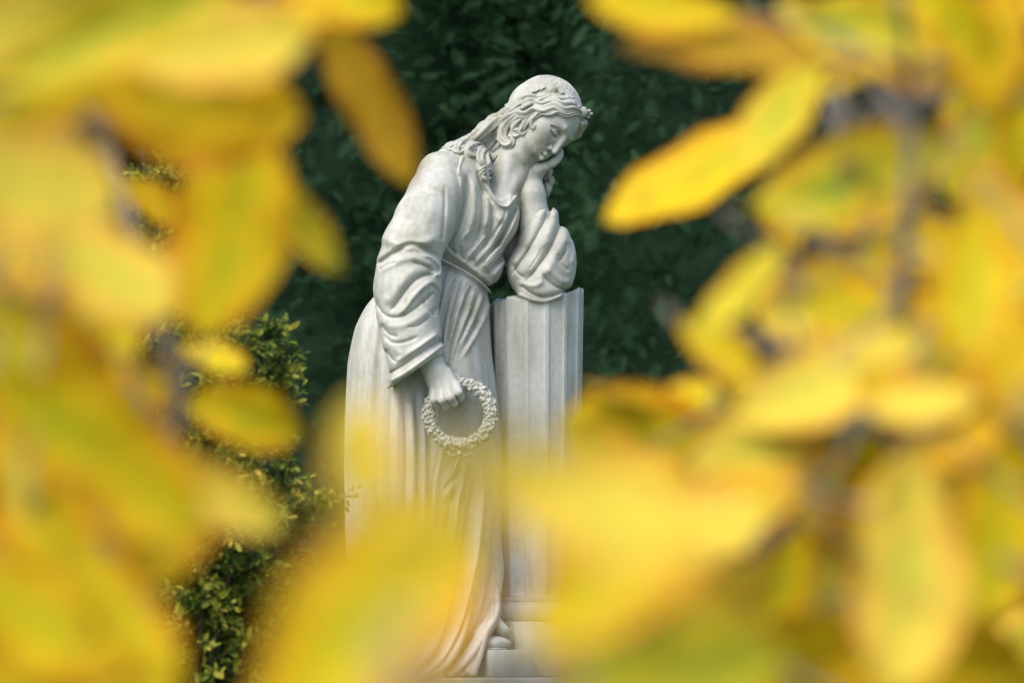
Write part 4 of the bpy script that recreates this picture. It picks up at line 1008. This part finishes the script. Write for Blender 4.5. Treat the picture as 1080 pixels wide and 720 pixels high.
def yellow_shrub(name, label, stems, leaves, seed):
    """stems: list of stem lines [(px,py,d)...] that rise from the ground; leaves: tuples; every stalk is joined to the nearest stem"""
    rng = random.Random(seed); p0 = at(*stems[0][0]); base = np.array([p0[0], p0[1], 0.0])
    root = thing(name, label, 'shrub', tuple(base), 'blurred yellow shrubs close to the camera'); sb = MB(); pts = []
    for st in stems:
        W = [at(*p) - base for p in st]; g0 = W[0].copy(); g0[2] = 0; g0 = g0 * .4
        c = spline([g0, (g0 + W[0]) / 2 + np.array([.02, .01, 0])] + W, 80); tube(sb, c[::4], [.011, .009, .007, .005, .0035], 80, 8); pts.append(c[25:])
    pts = np.concatenate(pts)
    tw = sb
    for lf in leaves:
        x, y, d, L, ang, kind, wide = lf[:7]; yw = lf[7] if len(lf) > 7 else None; rl = lf[8] if len(lf) > 8 else None
        b, dv = put_leaf(root, base, x, y, d, L, ang, kind, wide, yw, rl, rng); b = b - base
        D = np.linalg.norm(pts - b + np.array([0, 0, .06]), axis=1); j = D.argmin(); q = pts[j]
        m = (q + b) / 2 + np.array([0, 0, .25 * (b - q)[2] + .01]) * .3; k_ = min(1.0, d / 3.6) ** 2; tube(tw, [q, m, b - dv * .01, b + dv * .012], [.0030 * k_, .0024 * k_, .0017 * k_, .0014 * k_], 14, 6)
    sb.build('stems', M_BARK, root); return root

def fill(rng, n, x0, x1, y0, y1, d0, d1, kinds, Lm=(.10, .16), ok=None):
    out = []
    while len(out) < n:
        x = rng.uniform(x0, x1); y = rng.uniform(y0, y1)
        if ok and not ok(x, y): continue
        d = rng.uniform(d0, d1); L = rng.uniform(*Lm) / (.2 / 1080 * d)
        out.append((x, y, d, L, rng.uniform(-170, 10) if rng.random() < .7 else rng.uniform(0, 360), rng.choice(kinds), rng.uniform(.48, .66)))
    return out
F1 = random.Random(1)
# ---- left shrub
left = [
 (225, 55, 3.3, 205, 4, 'P', .62, .1, .1), (115, 40, 3.0, 300, 22, 'G', .34, .1, .3), (40, 12, 3.2, 230, 15, 'P', .5), (200, 108, 3.8, 230, -12, 'O', .55, .2, .3),
 (25, 190, 3.0, 190, -20, 'P', .7), (242, 235, 3.9, 250, -97, 'Y', .66, .1, .1), (305, 222, 4.2, 165, -50, 'G', .36, .2, .4), (100, 290, 3.4, 200, -30, 'P', .66),
 (158, 212, 5.4, 80, -40, 'O', .6), (20, 300, 3.8, 190, -80, 'O', .7), (18, 420, 3.3, 230, -80, 'G', .5), (75, 590, 3.8, 120, -100, 'O', .5), (140, 470, 4.2, 120, -60, 'G', .5), (128, 375, 4.0, 130, -100, 'Y', .6),
 (256, 440, 4.6, 132, -12, 'Y', .46, .1, .2), (95, 480, 3.1, 280, -38, 'Y', .56, .1, .1), (165, 535, 3.4, 160, -80, 'O', .6), (215, 520, 3.4, 190, -24, 'P', .36),
 (45, 650, 3.0, 220, -30, 'Y', .56), (118, 640, 3.0, 220, -52, 'Y', .36), (20, 700, 3.2, 200, 10, 'O', .6), (224, 380, 5.0, 80, -20, 'Y', .55), (50, 560, 3.3, 220, -60, 'Y', .6),
 (40, 100, 3.4, 260, 20, 'Y', .42), (30, 250, 3.6, 170, -30, 'Y', .6), (60, 400, 3.6, 200, -60, 'O', .6), (150, 10, 3.6, 200, 10, 'Y', .5), (290, 25, 3.7, 120, 10, 'O', .6), (10, 500, 3.4, 220, -70, 'O', .6),
 (100, 340, 4.3, 130, -120, 'G', .55), (150, 420, 4.2, 120, -140, 'O', .5), (60, 740, 3.0, 260, -10, 'Y', .5), (130, 725, 3.2, 170, -40, 'Y', .4),
] + fill(F1, 20, -60, 85, -40, 740, 3.8, 4.8, 'YYOPG') + fill(F1, 14, 0, 150, 260, 720, 3.7, 4.5, 'YOGPB', (.06, .09))
yellow_shrub('yellow_leaved_shrub', 'blurred yellow-leaved shrub covering the left edge of the picture, nearest left of the statue', [[(55, 800, 3.7), (60, 500, 3.7), (50, 250, 3.7), (58, 90, 3.6), (40, -60, 3.6)], [(150, 800, 4.0), (178, 520, 4.0), (186, 400, 4.0), (150, 300, 4.0), (110, 120, 3.9), (230, -20, 3.8)]], left, 11)
# ---- hanging sprig near the shoulder and the low leaf by the skirt
yellow_shrub('yellow_leaved_shrub', 'single orange-brown hanging leaf on a thin twig above the statue\'s shoulder', [[(-20, 800, 4.6), (20, 500, 4.6), (60, 250, 4.6), (180, 60, 4.5), (330, -30, 4.5)]],
   [(383, 95, 4.5, 225, -62, 'B', .36, .2, .3), (350, -15, 4.2, 150, -15, 'Y', .5)], 12)
# ---- nearest shrub: bottom centre
mid_ = [
 (392, 664, 2.2, 320, 55, 'Y', .52, .1, .1), (350, 765, 2.3, 220, 10, 'Y', .5), (330, 715, 2.6, 200, 40, 'Y', .5, .1, .1), (452, 508, 1.5, 240, 14, 'P', .21, .1, .1), (470, 600, 1.5, 170, 50, 'P', .10, .1, .1),
 (632, 548, 2.0, 250, 165, 'P', .60, .1, .1), (560, 492, 1.7, 170, 10, 'P', .24, .1, .1), (632, 628, 2.3, 190, 35, 'Y', .6, .1, .1), (705, 655, 2.7, 190, -20, 'G', .6, .1, .1), (690, 600, 2.8, 160, 150, 'O', .6), (640, 705, 3.2, 230, 62, 'G', .5, .1, .1), (700, 720, 2.6, 260, 10, 'G', .6), (650, 600, 2.6, 200, 50, 'Y', .6),
 (400, 760, 2.4, 230, 10, 'Y', .4), (384, 480, 2.35, 125, 96, 'P', .5, .1, .1),
]
yellow_shrub('yellow_leaved_shrub', 'nearest yellow shrub, its large soft leaves rising across the skirt and column base', [[(520, 860, 2.2), (560, 790, 2.25), (620, 700, 2.3)], [(300, 870, 2.3), (320, 790, 2.35)], [(430, 900, 1.6), (440, 800, 1.55), (450, 770, 1.5)]], mid_, 13)
# ---- right shrub
right = [
 (742, 180, 4.90, 235, -147, 'Y', .46, .1, .15), (825, 125, 4.00, 147, -125, 'G', .56, .1, .1), (762, 46, 3.80, 215, 172, 'B', .38, .1, .2), (700, 8, 3.80, 160, 175, 'Y', .4), (868, 22, 4.40, 106, 160, 'P', .5),
 (1050, 45, 4.00, 155, -100, 'O', .6), (955, 50, 4.80, 150, -30, 'O', .55), (1035, 152, 4.40, 127, -120, 'G', .56), (895, 190, 4.20, 213, 15, 'G', .50, .1, .2), (835, 245, 4.60, 90, 150, 'O', .6),
 (785, 305, 3.80, 135, -128, 'G', .46, .1, .2), (885, 310, 4.20, 188, -160, 'P', .46), (875, 400, 3.80, 221, -150, 'P', .56, .1, .1), (1020, 300, 3.35, 169, -100, 'Y', .64), (662, 420, 4.40, 110, 170, 'B', .36),
 (700, 465, 4.40, 210, 170, 'Y', .6), (730, 560, 3.55, 185, -160, 'P', .55), (950, 610, 3.25, 244, -100, 'P', .6), (1045, 560, 3.35, 199, -100, 'Y', .66), (1010, 440, 3.55, 139, -150, 'O', .7), (850, 520, 4.75, 102, -150, 'G', .6), (670, 560, 4.40, 120, -30, 'O', .6), (750, 610, 4.20, 130, -60, 'G', .55), (830, 590, 5.05, 96, -100, 'O', .5), (920, 540, 5.05, 96, -130, 'Y', .5), (700, 690, 4.00, 140, -20, 'O', .5), (880, 650, 4.65, 111, -50, 'G', .6),
 (760, 420, 4.40, 150, -170, 'Y', .55), (690, 520, 3.80, 170, 160, 'O', .55), (800, 640, 3.75, 192, -120, 'Y', .6), (900, 480, 4.40, 147, -80, 'Y', .6), (960, 250, 4.20, 155, -50, 'P', .5), (1060, 230, 3.80, 147, -60, 'O', .6),
 (930, 360, 4.00, 180, -30, 'Y', .55), (1070, 380, 3.55, 157, -80, 'O', .6), (980, 710, 3.55, 222, 0, 'O', .6), (850, 715, 3.65, 192, 10, 'Y', .6), (780, 700, 3.65, 192, 170, 'Y', .6), (720, 640, 3.75, 162, 170, 'P', .6), (800, 470, 3.80, 139, 200, 'P', .6),
 (1000, 20, 3.80, 131, -40, 'Y', .5), (900, 90, 4.20, 122, -150, 'Y', .5), (1080, 130, 4.20, 139, -100, 'Y', .5), (655, 478, 4.00, 120, 150, 'Y', .6), (770, 535, 3.60, 170, -160, 'O', .6),
] + fill(F1, 26, 720, 1120, 300, 740, 4.0, 5.6, 'YYOPGOBY', ok=lambda x, y: y > 420 - .25 * (x - 700)) + fill(F1, 26, 750, 1090, 120, 560, 3.9, 4.9, 'YYOGPYB', (.065, .10), ok=lambda x, y: y > 560 - 1.0 * (x - 560)) + fill(F1, 14, 880, 1120, 380, 740, 3.5, 4.4, 'YOGPY', (.07, .11)) + fill(F1, 12, 640, 960, 440, 700, 3.6, 4.6, 'YOGPB', (.06, .09), ok=lambda x, y: x > 640 + .1 * (y - 440)) + fill(F1, 8, 900, 1110, 130, 330, 3.9, 4.8, 'YYOG') + fill(F1, 6, 800, 1100, -30, 40, 4.0, 4.8, 'YOG')
yellow_shrub('yellow_leaved_shrub', 'blurred yellow-leaved shrub covering the right half of the picture beside the column', [[(930, 820, 4.0), (945, 500, 3.9), (955, 250, 3.8), (962, 110, 3.8), (944, -40, 3.7)], [(780, 830, 3.9), (800, 640, 3.9), (860, 440, 4.1), (880, 200, 4.3), (900, 60, 4.3)], [(1135, 830, 3.3), (1118, 400, 3.3), (1128, 100, 3.3)]], right, 14)
FSTOP=5.4;SKY=.15;SUN=1.15;EXPO=0.68
# ================================================================== CAMERA, LIGHT
ZC = PLZ + 352 * S; CAMZ = 1.62
cam_d = bpy.data.cameras.new('camera'); cam = bpy.data.objects.new('camera', cam_d); C.objects.link(cam)
CY = -math.sqrt(15.0 ** 2 - (ZC - CAMZ) ** 2)
cam.location = (0, CY, CAMZ); tilt = math.atan2(ZC - CAMZ, -CY)
cam.rotation_euler = (math.pi / 2 + tilt, 0, 0)
cam_d.sensor_width = 36; cam_d.lens = 180; cam_d.clip_end = 2000; cam_d.clip_start = .05
cam_d.dof.use_dof = True; cam_d.dof.focus_distance = 14.9; cam_d.dof.aperture_fstop = FSTOP
bpy.context.scene.camera = cam
sc = bpy.context.scene
w = bpy.data.worlds.new('World'); sc.world = w; w.use_nodes = True; nt = w.node_tree
bg = nt.nodes['Background']; sky = nt.nodes.new('ShaderNodeTexSky'); sky.sky_type = 'NISHITA'; sky.sun_disc = False
SUN_EL, SUN_AZ = rad(52), rad(-40)      # azimuth: from the viewer's left, behind the camera
sky.sun_elevation = SUN_EL
# direction towards the sun
sd = Vector((math.sin(SUN_AZ) * math.cos(SUN_EL), -math.cos(SUN_AZ) * math.cos(SUN_EL), math.sin(SUN_EL)))
sky.sun_rotation = math.atan2(sd.x, sd.y)
sky.air_density = 1.0; sky.dust_density = 4.0; sky.ozone_density = 1.0
nt.links.new(sky.outputs[0], bg.inputs[0]); bg.inputs[1].default_value = SKY
l = bpy.data.lights.new('sun', 'SUN'); l.energy = SUN; l.angle = rad(40); l.color = (1, .97, .92)
lo = bpy.data.objects.new('sun', l); C.objects.link(lo); lo.rotation_euler = (-sd).to_track_quat('-Z', 'Y').to_euler(); lo.location = (0, 0, 30)
sc.view_settings.view_transform = 'Standard'; sc.view_settings.look = 'None'; sc.view_settings.exposure = EXPO; sc.view_settings.gamma = 1; sc.view_settings.use_curve_mapping = False
sc.render.engine = 'CYCLES'
sc.cycles.use_denoising = True
try: sc.cycles.denoiser = 'OPENIMAGEDENOISE'
except Exception: pass
sc.cycles.use_adaptive_sampling = False
sc.cycles.max_bounces = 8; sc.cycles.transparent_max_bounces = 8; sc.cycles.sample_clamp_indirect = 4
